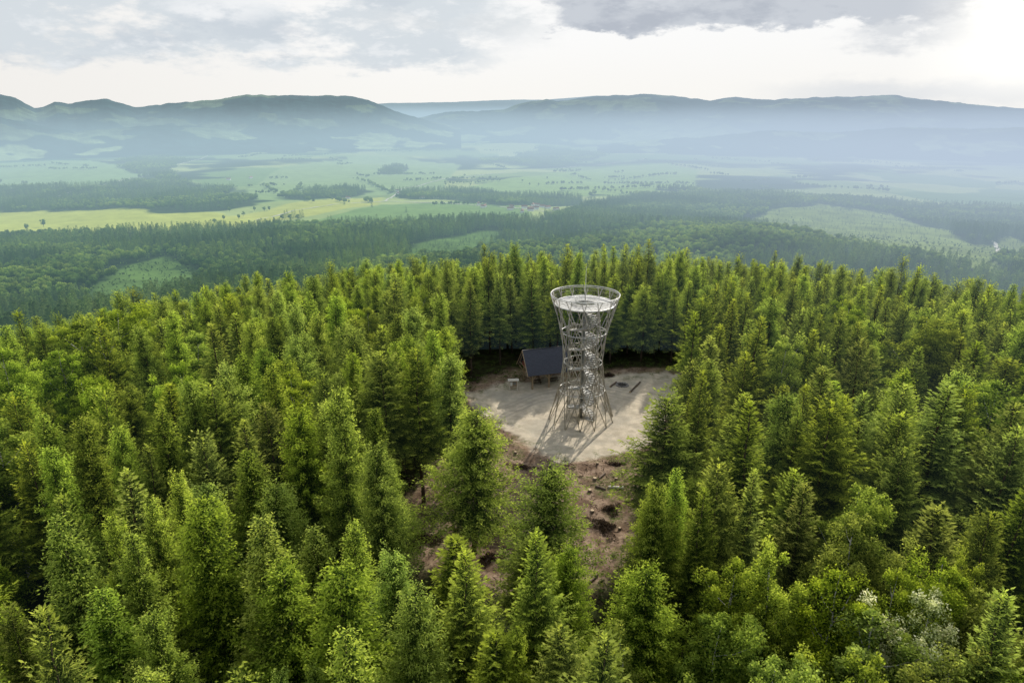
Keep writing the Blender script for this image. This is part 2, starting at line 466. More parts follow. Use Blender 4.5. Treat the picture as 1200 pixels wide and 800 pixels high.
for i, (Rm, zb, gp, ex) in enumerate(((3.6, 4.5, 0, .85), (4.1, 4.0, .05, .75), (3.2, 5.5, .03, .95), (4.4, 3.2, .0, .9), (3.8, 7.5, .14, .68), (3.0, 3.0, .02, 1.0), (3.9, 5.0, .20, .8), (4.0, 6.0, .06, .6))):
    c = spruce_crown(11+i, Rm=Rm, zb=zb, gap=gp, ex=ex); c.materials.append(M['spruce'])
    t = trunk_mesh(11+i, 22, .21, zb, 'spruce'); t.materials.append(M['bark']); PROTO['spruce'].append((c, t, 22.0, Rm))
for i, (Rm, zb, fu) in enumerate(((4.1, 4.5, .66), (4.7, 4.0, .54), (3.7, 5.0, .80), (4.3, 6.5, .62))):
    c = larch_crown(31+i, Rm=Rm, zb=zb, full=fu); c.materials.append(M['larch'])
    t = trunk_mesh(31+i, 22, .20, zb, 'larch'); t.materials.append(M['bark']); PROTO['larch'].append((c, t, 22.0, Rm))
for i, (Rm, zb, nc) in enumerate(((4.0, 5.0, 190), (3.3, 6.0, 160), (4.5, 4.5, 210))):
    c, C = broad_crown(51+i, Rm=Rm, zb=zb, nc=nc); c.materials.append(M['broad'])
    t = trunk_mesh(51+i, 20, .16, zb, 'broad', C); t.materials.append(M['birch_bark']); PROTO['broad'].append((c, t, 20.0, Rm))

NAME = {'spruce': 'spruce_tree', 'larch': 'larch_tree', 'broad': 'birch_tree'}
CAT = {'spruce': 'spruce', 'larch': 'larch', 'broad': 'birch'}
def tree(kind, x, y, h, wfac, var, rz, label, group=None, mat=None, name=None, cat=None):
    c, t, H, Rm = PROTO[kind][var]
    e = empty(name or NAME[kind], (x, y, hgt(x, y)-.05), rz, label, cat or CAT[kind], group)
    k = h/H; e.scale = (k*wfac, k*wfac, k); e.rotation_euler = (random.gauss(0, .018), random.gauss(0, .018), rz)
    tr = bpy.data.objects.new('trunk', t); COL.objects.link(tr); tr.parent = e
    if mat:
        c = c.copy(); c.materials.clear(); c.materials.append(M[mat])
    cr = bpy.data.objects.new('crown', c); COL.objects.link(cr); cr.parent = e
    return e, cr, tr

# ------------------------------------------------------------------ outlines surveyed on the ground
CLEAR = poly([(540, 452), (600, 436), (700, 432), (810, 431), (812, 470), (800, 505), (752, 560), (742, 640), (720, 690), (640, 705), (560, 690), (480, 655), (462, 610), (500, 560), (535, 520), (555, 490)])
GRAVEL = poly([(552, 463), (600, 448), (700, 440), (795, 438), (806, 455), (790, 490), (765, 518), (735, 532), (690, 539), (655, 541), (612, 520), (580, 497), (560, 480)])

# ------------------------------------------------------------------ fields, woods and clear-cuts of the valley
FIELDS = [
 ([(0, 247), (60, 246), (140, 243), (200, 245), (262, 250), (300, 262), (240, 270), (120, 272), (50, 277), (-60, 278), (-60, 248)], (.42, .46, .10)),
 ([(262, 254), (330, 241), (400, 232), (452, 231), (440, 240), (380, 250), (310, 260)], (.42, .45, .11)),
 ([(340, 264), (400, 250), (450, 240), (540, 236), (610, 241), (620, 252), (560, 257), (460, 263)], (.17, .27, .08)),
 ([(520, 224), (600, 208), (700, 198), (780, 191), (818, 200), (812, 222), (740, 230), (640, 231), (560, 231)], (.26, .38, .11)),
 ([(-40, 190), (80, 184), (180, 205), (120, 216), (-40, 223)], (.22, .33, .13)),
 ([(60, 166), (150, 168), (160, 178), (90, 180)], (.40, .42, .16)),
 ([(200, 162), (330, 152), (322, 160), (215, 178)], (.38, .42, .15)),
 ([(290, 222), (330, 196), (430, 182), (540, 192), (515, 226), (400, 230), (300, 240)], (.24, .34, .13)),
 ([(840, 152), (960, 150), (950, 157), (850, 160)], (.34, .40, .18)),
 ([(820, 166), (930, 164), (925, 171), (830, 172)], (.34, .40, .18)),
 ([(560, 186), (700, 172), (760, 176), (640, 192)], (.22, .31, .13)),
 ([(360, 165), (480, 152), (560, 160), (450, 178)], (.20, .29, .13)),
]
FIELDS = [(poly(p), c) for p, c in FIELDS]
CUTS = [
 ([(100, 345), (130, 312), (200, 298), (232, 318), (212, 346), (130, 366)], (.10, .17, .042)),
 ([(466, 304), (490, 283), (560, 270), (606, 268), (592, 286), (530, 304)], (.10, .17, .042)),
 ([(868, 262), (900, 245), (960, 239), (1040, 250), (1120, 272), (1176, 300), (1168, 322), (1080, 303), (960, 281)], (.20, .26, .07)),
 ([(1090, 292), (1180, 276), (1230, 290), (1200, 305)], (.17, .22, .06)),
]
CUTS = [(poly(p), c) for p, c in CUTS]
WOODS = [
 [(-60, 226), (60, 220), (140, 214), (200, 213), (280, 222), (287, 238), (240, 247), (140, 243), (0, 248), (-60, 250)],
 [(150, 178), (180, 172), (215, 190), (200, 212), (150, 200)],
 [(556, 190), (640, 172), (720, 182), (640, 196)],
 [(330, 232), (352, 222), (415, 220), (420, 228), (350, 233)],
 [(440, 234), (480, 222), (560, 226), (640, 234), (700, 231), (660, 246), (600, 240), (520, 233)],
 [(440, 199), (468, 195), (470, 204), (444, 205)],
 [(640, 258), (700, 236), (820, 224), (830, 236), (700, 262)],
]
WOODS = [poly(p) for p in WOODS]
EDGE_X = [-200, 0, 120, 220, 300, 345, 460, 560, 640, 690, 760, 830, 960, 1100, 1400]
EDGE_Y = [280, 279, 274, 272, 268, 266, 264, 259, 262, 240, 232, 228, 227, 229, 232]

def valley_colour(x, y, r):
    n1 = fbm(x/240+4, y/240+2, 4); n2 = fbm(x/700+9, y/500+3, 3); n3 = fbm(x/45, y/45, 3)
    c = np.empty(x.shape+(3,))
    base = np.array([.15, .25, .08]); alt = np.array([.40, .46, .17])
    # patchwork: rotated strips quantised into parcels
    u = (x*.86+y*.5)/420+(n2-.5)*1.2; v = (-x*.5+y*.86)/900+(n2-.5)*.8
    cell = _tab[(np.floor(u).astype(int)) & 255, (np.floor(v).astype(int)) & 255]
    c[:] = base+(alt-base)*cell[..., None]
    wood = sstep(.52, .60, fbm(x/620+21, y/420+13, 4))*sstep(2600, 3600, r)
    c += (np.array([.03, .055, .03])-c)*wood[..., None]
    for P, col in FIELDS:
        k = sstep(-9, 9, sdist(P, x, y)+(n1-.5)*34)
        c += (np.array(col)*(.86+.28*n3)[..., None]-c)*k[..., None]
    px, py, _ = project(x, y, height(x, y))
    forest = ((py > np.interp(px, EDGE_X, EDGE_Y)) & (r < 3200)) | (r < 700)
    c[forest] = np.array([.022, .036, .015])
    for P in WOODS:
        k = sstep(-20, 20, sdist(P, x, y)+(fbm(x/170+2, y/170+6, 3)-.5)*330); c += (np.array([.03, .05, .025])-c)*k[..., None]
    for P, col in CUTS:
        k = sstep(-12, 12, sdist(P, x, y)+(n1-.5)*90)
        c += (np.array(col)*(.55+.9*n3)[..., None]-c)*k[..., None]
    return c

# ------------------------------------------------------------------ terrain sheet
SX0, SX1, SY0, SY1 = -30.0, 52.0, 60.0, 162.0         # finer patch around the clearing
def build_terrain():
    azs = np.radians(np.concatenate([np.arange(-52, 52, .17), np.arange(52, 308, 4.0)]))
    rs = np.concatenate([[3.0], np.geomspace(6, 420, 150), np.geomspace(430, 4800, 360), np.geomspace(4900, 60000, 70)])
    A, Rr = np.meshgrid(azs, rs)
    x = np.sin(A)*Rr; y = np.cos(A)*Rr
    z = height(x, y)
    inn = (x > SX0+2.5) & (x < SX1-2.5) & (y > SY0+2.5) & (y < SY1-2.5)
    z = np.where(inn, z-.5, z)
    nr, na = x.shape
    c = valley_colour(x.ravel(), y.ravel(), Rr.ravel())
    V = np.stack([x.ravel(), y.ravel(), z.ravel()], 1)
    i = np.arange(nr-1)[:, None]*na; j = np.arange(na)[None, :]; j2 = (j+1) % na
    Q = np.stack([i+j, i+na+j, i+na+j2, i+j2], -1).reshape(-1, 4)[:, ::-1]
    V = np.vstack([V, [[0, 0, hgt(0, 0.1)]]]); c = np.vstack([c, [.02, .03, .015]])
    me = np_mesh('terrain', V, Q, True)
    setattr_c(me, 'col', c)
    o = link('terrain', me); o['kind'] = 'structure'
    m, nt = newmat('terrain_cover'); b = NB(nt)
    geo = b.n('ShaderNodeNewGeometry'); pos = geo.outputs['Position']
    f1 = b.noise(pos, .02, 6, .6); f2 = b.noise(pos, .11, 5, .65)
    k = b.m('ADD', .55, b.m('MULTIPLY', b.m('ADD', f1, f2), .45))
    kc = b.n('ShaderNodeCombineColor'); [b.inp(kc.inputs[q], k) for q in range(3)]
    df = b.n('ShaderNodeBsdfDiffuse'); b.inp(df.inputs[0], b.mix(1, b.attr('col').outputs['Color'], kc.outputs[0], 'MULTIPLY'))
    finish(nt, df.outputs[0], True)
    me.materials.append(m)
build_terrain()

# clearing ground: gravel, reddish soil, litter
def G2(a, b): return ground(a, b)[:2]
def build_clearing():
    st = .28
    xs = np.arange(SX0, SX1, st); ys = np.arange(SY0, SY1, st)
    X, Y = np.meshgrid(xs, ys)
    dg = sdist(GRAVEL, X, Y); dc = sdist(CLEAR, X, Y)
    n1 = fbm(X/3.2, Y/3.2, 4); n2 = fbm(X/9, Y/9, 3); n3 = fbm(X/1.1+5, Y/1.1, 3)
    grav = sstep(-.7, .8, dg+(n1-.5)*4.2+(n3-.5)*1.4)
    soil = sstep(-2.5, 2.0, dc+(n2-.5)*6)
    rough = soil*(1-grav)
    z = height(X, Y)+.03+rough*((n1-.45)*.55+(n3-.5)*.30)+(1-soil)*(n2-.5)*.4+grav*(n3-.5)*.03
    RUT = np.array([G2(590, 487), G2(630, 470), G2(668, 462), G2(712, 462), G2(750, 470), G2(775, 485)])
    rut = np.zeros_like(X)
    for off in (-.8, .8, 2.9, 4.4):
        dd = np.full(X.shape, 1e9)
        for a, b_ in zip(RUT[:-1]+[0, off], RUT[1:]+[0, off]):
            ab = b_-a; t = np.clip(((X-a[0])*ab[0]+(Y-a[1])*ab[1])/(ab**2).sum(), 0, 1); dd = np.minimum(dd, np.hypot(X-a[0]-t*ab[0], Y-a[1]-t*ab[1]))
        rut = np.maximum(rut, np.exp(-(dd/.32)**2)*(.3+n1))
    bank = np.exp(-((dg+1.6)/1.0)**2)*rough
    z += bank*.30*n1
    e = np.minimum(np.minimum(X-SX0, SX1-X), np.minimum(Y-SY0, SY1-Y))
    z -= sstep(1.5, 0, e)*.6
    ny, nx = X.shape
    V = np.stack([X.ravel(), Y.ravel(), z.ravel()], 1)
    i = np.arange(ny-1)[:, None]*nx; j = np.arange(nx-1)[None, :]
    Q = np.stack([i+j, i+j+1, i+nx+j+1, i+nx+j], -1).reshape(-1, 4)
    me = np_mesh('clearing_ground', V, Q, True)
    setattr_f(me, 'gravel', grav.ravel()); setattr_f(me, 'rut', np.clip(rut, 0, 1).ravel()); setattr_f(me, 'weed', (grav*sstep(.50, .68, fbm(X/2.1+9, Y/2.1, 4))*sstep(5, 0, dg)+soil*(1-grav)*sstep(.55, .7, fbm(X/5+2, Y/5, 4))).ravel()); setattr_f(me, 'soil', soil.ravel())
    o = link('clearing_ground', me); o['kind'] = 'structure'
    m, nt = newmat('clearing_surface'); b = NB(nt)
    pos = b.n('ShaderNodeNewGeometry').outputs['Position']
    g = b.attr('gravel').outputs['Fac']; s = b.attr('soil').outputs['Fac']
    fine = b.noise(pos, 2.2, 8, .75); mid = b.noise(pos, .45, 5, .6); big = b.noise(pos, .12, 4, .6)
    gcol = b.mix(b.ss(mid, .30, .72), (.43, .375, .29), (.64, .56, .435))
    gcol = b.mix(b.m('MULTIPLY', b.ss(big, .48, .68), .6), gcol, (.36, .335, .28))
    gcol = b.mix(b.m('MULTIPLY', b.ss(fine, .5, .75), .35), gcol, (.20, .185, .16))
    gcol = b.mix(b.m('MULTIPLY', b.attr('rut').outputs['Fac'], .55), gcol, (.30, .275, .235))
    scol = b.mix(b.ss(mid, .35, .7), (.17, .115, .080), (.36, .265, .19))
    scol = b.mix(b.ss(fine, .50, .66), scol, (.085, .060, .042))
    scol = b.mix(b.m('MULTIPLY', b.ss(fine, .36, .28), .8), scol, (.52, .40, .30))
    fcol = b.mix(b.ss(mid, .4, .7), (.030, .028, .016), (.055, .075, .022))
    fcol = b.mix(b.m('MULTIPLY', b.ss(fine, .55, .7), .6), fcol, (.10, .07, .045))
    col = b.mix(g, b.mix(s, fcol, scol), gcol)
    col = b.mix(b.m('MULTIPLY', b.attr('weed').outputs['Fac'], b.ss(fine, .42, .58)), col, (.105, .125, .040))
    p = b.n('ShaderNodeBsdfDiffuse'); b.inp(p.inputs[0], col)
    bp = b.n('ShaderNodeBump'); bp.inputs['Strength'].default_value = .7; bp.inputs['Distance'].default_value = .12
    b.inp(bp.inputs['Height'], fine); nt.links.new(bp.outputs[0], p.inputs['Normal'])
    finish(nt, p.outputs[0]); me.materials.append(m)
    return xs, ys, z
CX, CY, CZ = build_clearing()
def zgrid(x, y): return CZ[np.clip(np.round((y-SY0)/.28).astype(int), 0, len(CY)-1), np.clip(np.round((x-SX0)/.28).astype(int), 0, len(CX)-1)]
def cz(x, y):
    i = int(np.clip(round((x-SX0)/.28), 0, len(CX)-1)); j = int(np.clip(round((y-SY0)/.28), 0, len(CY)-1))
    return float(CZ[j, i])

# ------------------------------------------------------------------ mountains beyond the valley
def mountain(name, D, ridge, depth, base, seed, col, col2, rough=1.0):
    px = np.linspace(ridge[0][0], ridge[-1][0], 900)
    ry = np.interp(px, [a for a, _ in ridge], [b for _, b in ridge])
    ry = ry-(fbm(px/9+seed, px*0+seed, 4)-.5)*2.2*rough
    na = len(px); nv = 70
    top = np.empty((na, 3))
    for i in range(na):
        v = ray(px[i], ry[i]); t = D/math.hypot(v[0], v[1]); top[i] = np.array([0, 0, CAMZ])+v*t
    az = np.arctan2(top[:, 0], top[:, 1])
    V = np.empty((nv, na, 3))
    for j in range(nv):
        s = (j/(nv-1))*1.25                       # 0 foot .. 1 crest .. beyond
        if s <= 1: d = D-depth*(1-s); k = s**1.25*(3-2*s**1.0)/1.0 if False else (s*s*(3-2*s))*.55+.45*s
        else: d = D+depth*1.2*(s-1)*4*.3; k = 1-(s-1)*1.2
        sp_ = (fbm(az*D/900+seed, np.full(na, d/1400+seed), 4)-.5)
        w = math.sin(min(1, s)*pi)
        fine = (fbm(az*D/130+seed, np.full(na, d/150.), 3)-.5)*34*w
        zz = base+(top[:, 2]-base)*np.clip(k+sp_*.55*w, -.1, .985 if s < .97 else 1.)+fine
        dd = d+sp_*depth*.25*w
        V[j, :, 0] = np.sin(az)*dd; V[j, :, 1] = np.cos(az)*dd; V[j, :, 2] = zz
    V = V.reshape(-1, 3)
    i = np.arange(nv-1)[:, None]*na; j = np.arange(na-1)[None, :]
    Q = np.stack([i+j, i+j+1, i+na+j+1, i+na+j], -1).reshape(-1, 4)
    me = np_mesh(name, V, Q, True)
    f = fbm(V[:, 0]/420+seed, V[:, 1]/420, 4); lowp = sstep(base+190, base+40, V[:, 2])
    k = sstep(.56, .62, f)*(.25+.75*lowp)
    c = np.array(col)+(np.array(col2)-np.array(col))*k[:, None]
    c *= (.25+1.5*fbm(V[:, 0]/90, V[:, 1]/90, 4))[:, None]
    setattr_c(me, 'col', c)
    o = link(name, me); o['kind'] = 'structure'
    m, nt = newmat(name+'_cover'); b = NB(nt)
    pos = b.n('ShaderNodeNewGeometry').outputs['Position']
    f = b.noise(pos, .03, 6, .7); k = b.m('ADD', .5, f)
    kc = b.n('ShaderNodeCombineColor'); [b.inp(kc.inputs[q], k) for q in range(3)]
    df = b.n('ShaderNodeBsdfDiffuse'); b.inp(df.inputs[0], b.mix(1, b.attr('col').outputs['Color'], kc.outputs[0], 'MULTIPLY'))
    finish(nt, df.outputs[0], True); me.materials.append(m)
DK = (.018, .042, .042); LT = (.26, .34, .14)
mountain('mountain_range', 9000, [(-160, 128), (-60, 116), (0, 111), (18, 114), (40, 127), (48, 126), (64, 119), (80, 122), (100, 118), (125, 116), (160, 126), (200, 121), (255, 117), (290, 111), (330, 112), (405, 112), (432, 117), (460, 129), (490, 138), (540, 150)], 2200, -320, 3, DK, LT)
mountain('mountain_range', 10500, [(440, 148), (490, 138), (525, 131), (560, 130), (590, 128), (612, 121), (640, 116), (652, 119), (700, 113), (757, 110), (800, 114), (832, 118), (858, 114), (900, 117), (960, 114), (1000, 113), (1045, 111), (1085, 117), (1120, 120), (1160, 124), (1200, 127), (1320, 132), (1420, 130)], 3000, -320, 9, DK, LT)
mountain('foothills', 7600, [(-160, 146), (-60, 140), (0, 137), (40, 146), (90, 154), (140, 150), (190, 146), (250, 151), (330, 158), (420, 166)], 1200, -322, 14, DK, LT)
mountain('foothills', 7200, [(700, 172), (760, 164), (830, 160), (900, 153), (980, 155), (1060, 149), (1140, 151), (1200, 149), (1300, 153), (1420, 150)], 1100, -322, 17, DK, LT)
mountain('mountain_range', 19000, [(380, 126), (455, 121), (520, 120), (600, 117), (640, 117), (700, 112), (800, 118), (900, 122)], 3000, -330, 5, (.03, .05, .04), (.06, .09, .05), .4)

# ------------------------------------------------------------------ the observation tower
TX, TY = 13.3, 119.8
def arc(r, z, n=72, a0=0, a1=2*pi): return [(r*math.cos(a0+(a1-a0)*i/n), r*math.sin(a0+(a1-a0)*i/n), z) for i in range(n)]
def hyp(z): return math.sqrt(13.7+.165*(z-12.45)**2)
def build_tower():
    T = empty('observation_tower', (TX, TY, 0), 0, 'hourglass shaped lattice lookout tower of grey steel rods with a white round top deck', 'tower')
    NR = 14; RB = 6.25; TW = R(107.4); HT = 24.9
    for fam in (1, -1):
        for k in range(NR):
            a = 2*pi*k/NR+.1
            p0 = np.array([RB*math.cos(a), RB*math.sin(a), .05]); b = a+fam*TW
            p1 = np.array([RB*math.cos(b), RB*math.sin(b), HT])
            off = .07*fam                             # one family runs just inside the other
            q0 = p0*np.array([1-off/6, 1-off/6, 1]); q1 = p1*np.array([1-off/6, 1-off/6, 1])
            m = MB(); m.tube([q0, q0*.5+q1*.5, q1], .078, 7); m.build('lattice_rod', 'steel', T, True)
    for k in range(NR):
        a = 2*pi*k/NR+.1
        m = MB(); m.tube([(RB*math.cos(a), RB*math.sin(a), -.5), (RB*math.cos(a), RB*math.sin(a), .12)], [.34, .30], 12)
        m.build('footing', 'conc', T, True)
    for z, w in ((6.3, .075), (11.8, .075), (17.8, .08)):
        m = MB(); m.tube(arc(hyp(z)-.16, z), w, 6, closed=True); m.build('ring_beam', 'steel_white', T, True)
    # rim with handrail and infill bars
    m = MB(); m.tube(arc(6.24, 24.92), .075, 7, closed=True); m.tube(arc(6.18, 24.62), .05, 6, closed=True)
    rim = m.build('rim_rail', 'steel_white', T, True)
    m = MB()
    for i in range(150):
        a = 2*pi*i/150
        m.tube([(5.42*math.cos(a), 5.42*math.sin(a), 23.3), (6.16*math.cos(a), 6.16*math.sin(a), 24.85)], .011, 4, caps=False)
    m.tube(arc(5.80, 24.1), .018, 5, closed=True)
    m.build('railing_mesh', 'steel', rim, True)
    # deck: ring with stair opening, fascia
    m = MB(); ri, ro, z0, z1 = 1.75, 5.40, 22.98, 23.22; n = 72
    for i in range(n):
        a, b = 2*pi*i/n, 2*pi*(i+1)/n
        ca, sa, cb, sb = math.cos(a), math.sin(a), math.cos(b), math.sin(b)
        m.face([(ri*ca, ri*sa, z1), (ro*ca, ro*sa, z1), (ro*cb, ro*sb, z1), (ri*cb, ri*sb, z1)])
        m.face([(ri*cb, ri*sb, z0), (ro*cb, ro*sb, z0), (ro*ca, ro*sa, z0), (ri*ca, ri*sa, z0)])
        m.face([(ro*ca, ro*sa, z0), (ro*cb, ro*sb, z0), (ro*cb, ro*sb, z1), (ro*ca, ro*sa, z1)])
        m.face([(ri*cb, ri*sb, z0), (ri*ca, ri*sa, z0), (ri*ca, ri*sa, z1), (ri*cb, ri*sb, z1)])
    dk = m.build('deck', 'grating', T)
    m = MB(); m.tube(arc(5.45, 23.12), .12, 8, closed=True)
    for k in range(14):
        a = 2*pi*k/14
        m.tube([(1.7*math.cos(a), 1.7*math.sin(a), 22.86), (5.5*math.cos(a), 5.5*math.sin(a), 22.86)], .07, 5)
    m.build('deck_frame', 'steel_white', dk, True)
    m = MB()
    for k in range(28):
        a = 2*pi*(k+.5)/28; m.tube([(1.8*math.cos(a), 1.8*math.sin(a), 23.225), (5.36*math.cos(a), 5.36*math.sin(a), 23.225)], .028, 4)
    for rr in (2.9, 4.1): m.tube(arc(rr, 23.226), .022, 4, closed=True)
    m.build('panel_joints', 'steel_dark', dk)
    m = MB(); a0, a1 = R(20), R(320)
    for zz in (23.75, 24.3): m.tube([(1.85*math.cos(a0+(a1-a0)*i/50), 1.85*math.sin(a0+(a1-a0)*i/50), zz) for i in range(51)], .035, 6)
    for i in range(26):
        a = a0+(a1-a0)*i/25; m.tube([(1.85*math.cos(a), 1.85*math.sin(a), 23.2), (1.85*math.cos(a), 1.85*math.sin(a), 24.3)], .02, 5)
    m.build('opening_railing', 'steel_white', dk, True)
    # central column and mast
    m = MB(); m.tube([(0, 0, -.2), (0, 0, 23.5)], .27, 14); m.build('central_column', 'steel_dark', T, True)
    m = MB(); m.tube([(0, 0, 23.4), (0, 0, 26.5), (0, 0, 30.0)], [.09, .06, .025], 8); m.build('lightning_mast', 'steel_white', T, True)
    # helical stair: treads, stringers and balustrade
    per, rise = 20, .1925; nst = 120; ri, ro = .45, 2.75
    st = MB(); sr = MB(); st0 = R(-60)
    outer = []; innr = []; hr = []
    for i in range(nst):
        a = st0+2*pi*i/per; z = .18+rise*i; da = 2*pi/per*1.12
        landing = (i % 20 == 19)
        if landing: da *= 1.0
        P = []
        for (r, aa) in ((ri, a), (ro, a), (ro, a+da/2), (ro, a+da), (ri, a+da)): P.append((r*math.cos(aa), r*math.sin(aa)))
        st.face([(p[0], p[1], z) for p in P]); st.face([(p[0], p[1], z-.05) for p in P][::-1])
        for q in range(len(P)):
            u, v = P[q], P[(q+1) % len(P)]
            st.face([(u[0], u[1], z-.05), (v[0], v[1], z-.05), (v[0], v[1], z), (u[0], u[1], z)])
        outer.append(((ro+.05)*math.cos(a), (ro+.05)*math.sin(a), z-.08))
        hr.append(((ro+.05)*math.cos(a), (ro+.05)*math.sin(a), z+1.05))
    stair = st.build('staircase', 'stairs', T)
    m = MB()
    m.tube(outer, .10, 6); m.tube([(p[0]*.2, p[1]*.2, p[2]) for p in outer], .07, 5)
    m.build('stringer', 'steel', stair, True)
    m = MB(); m.tube(hr, .035, 6); m.tube([(p[0], p[1], p[2]-.35) for p in hr], .016, 5); m.tube([(p[0], p[1], p[2]-.7) for p in hr], .016, 5)
    for i in range(nst):
        for q in range(3):
            a = st0+2*pi*(i+q/3)/per; z = .12+rise*(i+q/3)
            m.tube([((ro+.05)*math.cos(a), (ro+.05)*math.sin(a), z), ((ro+.05)*math.cos(a), (ro+.05)*math.sin(a), z+1.05)], .016 if q else .022, 4, caps=False)
    m.build('stair_railing', 'steel', stair, True)
    # outer posts carrying the stair and ties to the rings
    for k in range(6):
        a = 2*pi*k/6+.3
        m = MB(); m.tube([(2.95*math.cos(a), 2.95*math.sin(a), -.2), (2.95*math.cos(a), 2.95*math.sin(a), 23.0)], .075, 8); m.build('stair_post', 'steel', T, True)
    for z in (6.3, 11.8, 17.8):
        rr = hyp(z)-.16
        for k in range(6):
            m = MB(); a = 2*pi*k/6+.3
            m.tube([(rr*math.cos(a-.25), rr*math.sin(a-.25), z), (2.92*math.cos(a), 2.92*math.sin(a), z), (rr*math.cos(a+.25), rr*math.sin(a+.25), z)], .05, 5)
            m.build('ring_tie', 'steel_white', T, True)
    # base plate
    m = MB(); m.tube([(0, 0, -.3), (0, 0, .10)], 3.3, 40); m.build('base_slab', 'conc', T)
build_tower()

# ------------------------------------------------------------------ shelter
def build_shelter():
    o = (7.2, 137.8); e = empty('picnic_shelter', (o[0], o[1], 0), R(17), 'open timber shelter with a steep dark blue shingled roof behind the tower', 'shelter')
    LX = 5.2; YE = 3.9; ZE = 3.65; ZR = 8.0
    sl = math.hypot(YE, ZR-ZE)
    m = MB(); th = .14
    nx_, nz_ = 0, 0
    for sg in (-1, 1):
        n = np.array([0, sg*(ZR-ZE), YE])/sl
        a = np.array([-LX, sg*YE, ZE]); b = np.array([LX, sg*YE, ZE]); c = np.array([LX, 0, ZR]); d = np.array([-LX, 0, ZR])
        t = [p+n*th for p in (a, b, c, d)]
        m.face([a, d, c, b] if sg < 0 else [a, b, c, d]); m.face(t if sg < 0 else t[::-1])
        m.face([a, b, t[1], t[0]]); m.face([b, c, t[2], t[1]]); m.face([d, a, t[0], t[3]])
    r = m.build('roof', 'slate', e)
    uv = r.data.uv_layers.new(name='uv')
    for lp in r.data.loops:
        v = r.data.vertices[lp.vertex_index].co
        uv.data[lp.index].uv = (v.x, (ZR-v.z)*sl/(ZR-ZE))
    for sx in (-1, 1):
        m = MB()
        m.tube([(sx*(LX+.05), -YE-.12, ZE-.05), (sx*(LX+.05), 0, ZR+.10), (sx*(LX+.05), YE+.12, ZE-.05)], .12, 4)
        m.build('bargeboard', 'timber', r)
    m = MB(); m.box((0, 0, ZR+.16), (2*LX, .34, .08)); m.build('ridge_cap', 'slate', r)
    for x in (-3.9, -.2, 3.6):
        for y in (-2.9, 2.9):
            m = MB(); m.box((x, y, 1.75), (.34, .34, 4.1))
            m.build('post', 'timber', e)
            m = MB()
            for sg in (-1, 1):
                m.tube([(x+sg*.12, y, 2.3), (x+sg*1.05, y, 3.7)], .12, 4)
            m.build('brace', 'timber', e)
    for y in (-2.9, 2.9):
        m = MB(); m.box((0, y, 3.90), (9.8, .24, .26)); m.build('wall_plate', 'timber_dark', e)
    for x in (-4.9, -3.9, -.2, 3.6, 4.9):
        m = MB()
        m.tube([(x, -YE+.2, ZE+.02), (x, 0, ZR-.2)], .09, 4); m.tube([(x, YE-.2, ZE+.02), (x, 0, ZR-.2)], .09, 4); m.box((x, 0, 4.6), (.14, 5.6, .2))
        m.build('rafter_frame', 'timber', e)
    m = MB()
    for k in range(4): m.box((-4.98, -.3, 4.85+.24*k), (.05, 1.9, .20))
    m.build('gable_board', 'red', e)
    # table and benches beneath it are loose things
    for dx in (-2.0, 1.9):
        c, s = math.cos(R(17)), math.sin(R(17)); wx, wy = o[0]+dx*c, o[1]+dx*s
        t = empty('picnic_table', (wx, wy, cz(wx, wy)), R(17), 'dark timber picnic table under the %s half of the shelter roof' % ('left' if dx < 0 else 'right'), 'picnic table')
        m = MB(); 
        for k in range(4): m.box((0, -.33+.22*k, .76), (2.0, .20, .05))
        m.build('table_top', 'timber_dark', t)
        for sg in (-1, 1):
            m = MB(); m.box((0, sg*.75, .45), (2.0, .28, .05)); m.build('bench_seat', 'timber_dark', t)
            m = MB(); m.tube([(sg*.75, -.8, 0), (sg*.75, -.2, .73)], .05, 4); m.tube([(sg*.75, .8, 0), (sg*.75, .2, .73)], .05, 4); m.box((sg*.75, 0, .40), (.06, 1.6, .08)); m.build('trestle', 'timber_dark', t)
build_shelter()

def build_board():
    p = ground(601.5, 457.5); x, y = p[0], p[1]
    e = empty('information_board', (x, y, cz(x, y)), R(4), 'pale wooden information board with a small roof, left of the shelter', 'notice board')
    for sg in (-1, 1):
        m = MB(); m.box((sg*.85, 0, 1.1), (.16, .16, 2.5)); m.build('post', 'wood_white', e)
    m = MB(); m.box((0, 0, 1.45), (1.54, .07, 1.15)); m.box((0, 0, .55), (1.54, .06, .14)); pn = m.build('panel', 'timber', e)
    m = MB(); m.box((-.42, -.05, 1.5), (.5, .02, .85)); m.build('notice_sheet', 'paper', pn)
    m = MB(); m.box((.30, -.05, 1.55), (.62, .02, .60)); m.build('trail_map', 'steel_dark', pn)
    m = MB(); m.box((0, -.28, 2.52), (2.3, .72, .06), rx=R(24)); m.box((0, .28, 2.52), (2.3, .72, .06), rx=R(-24)); m.build('small_roof', 'wood_white', e)
build_board()

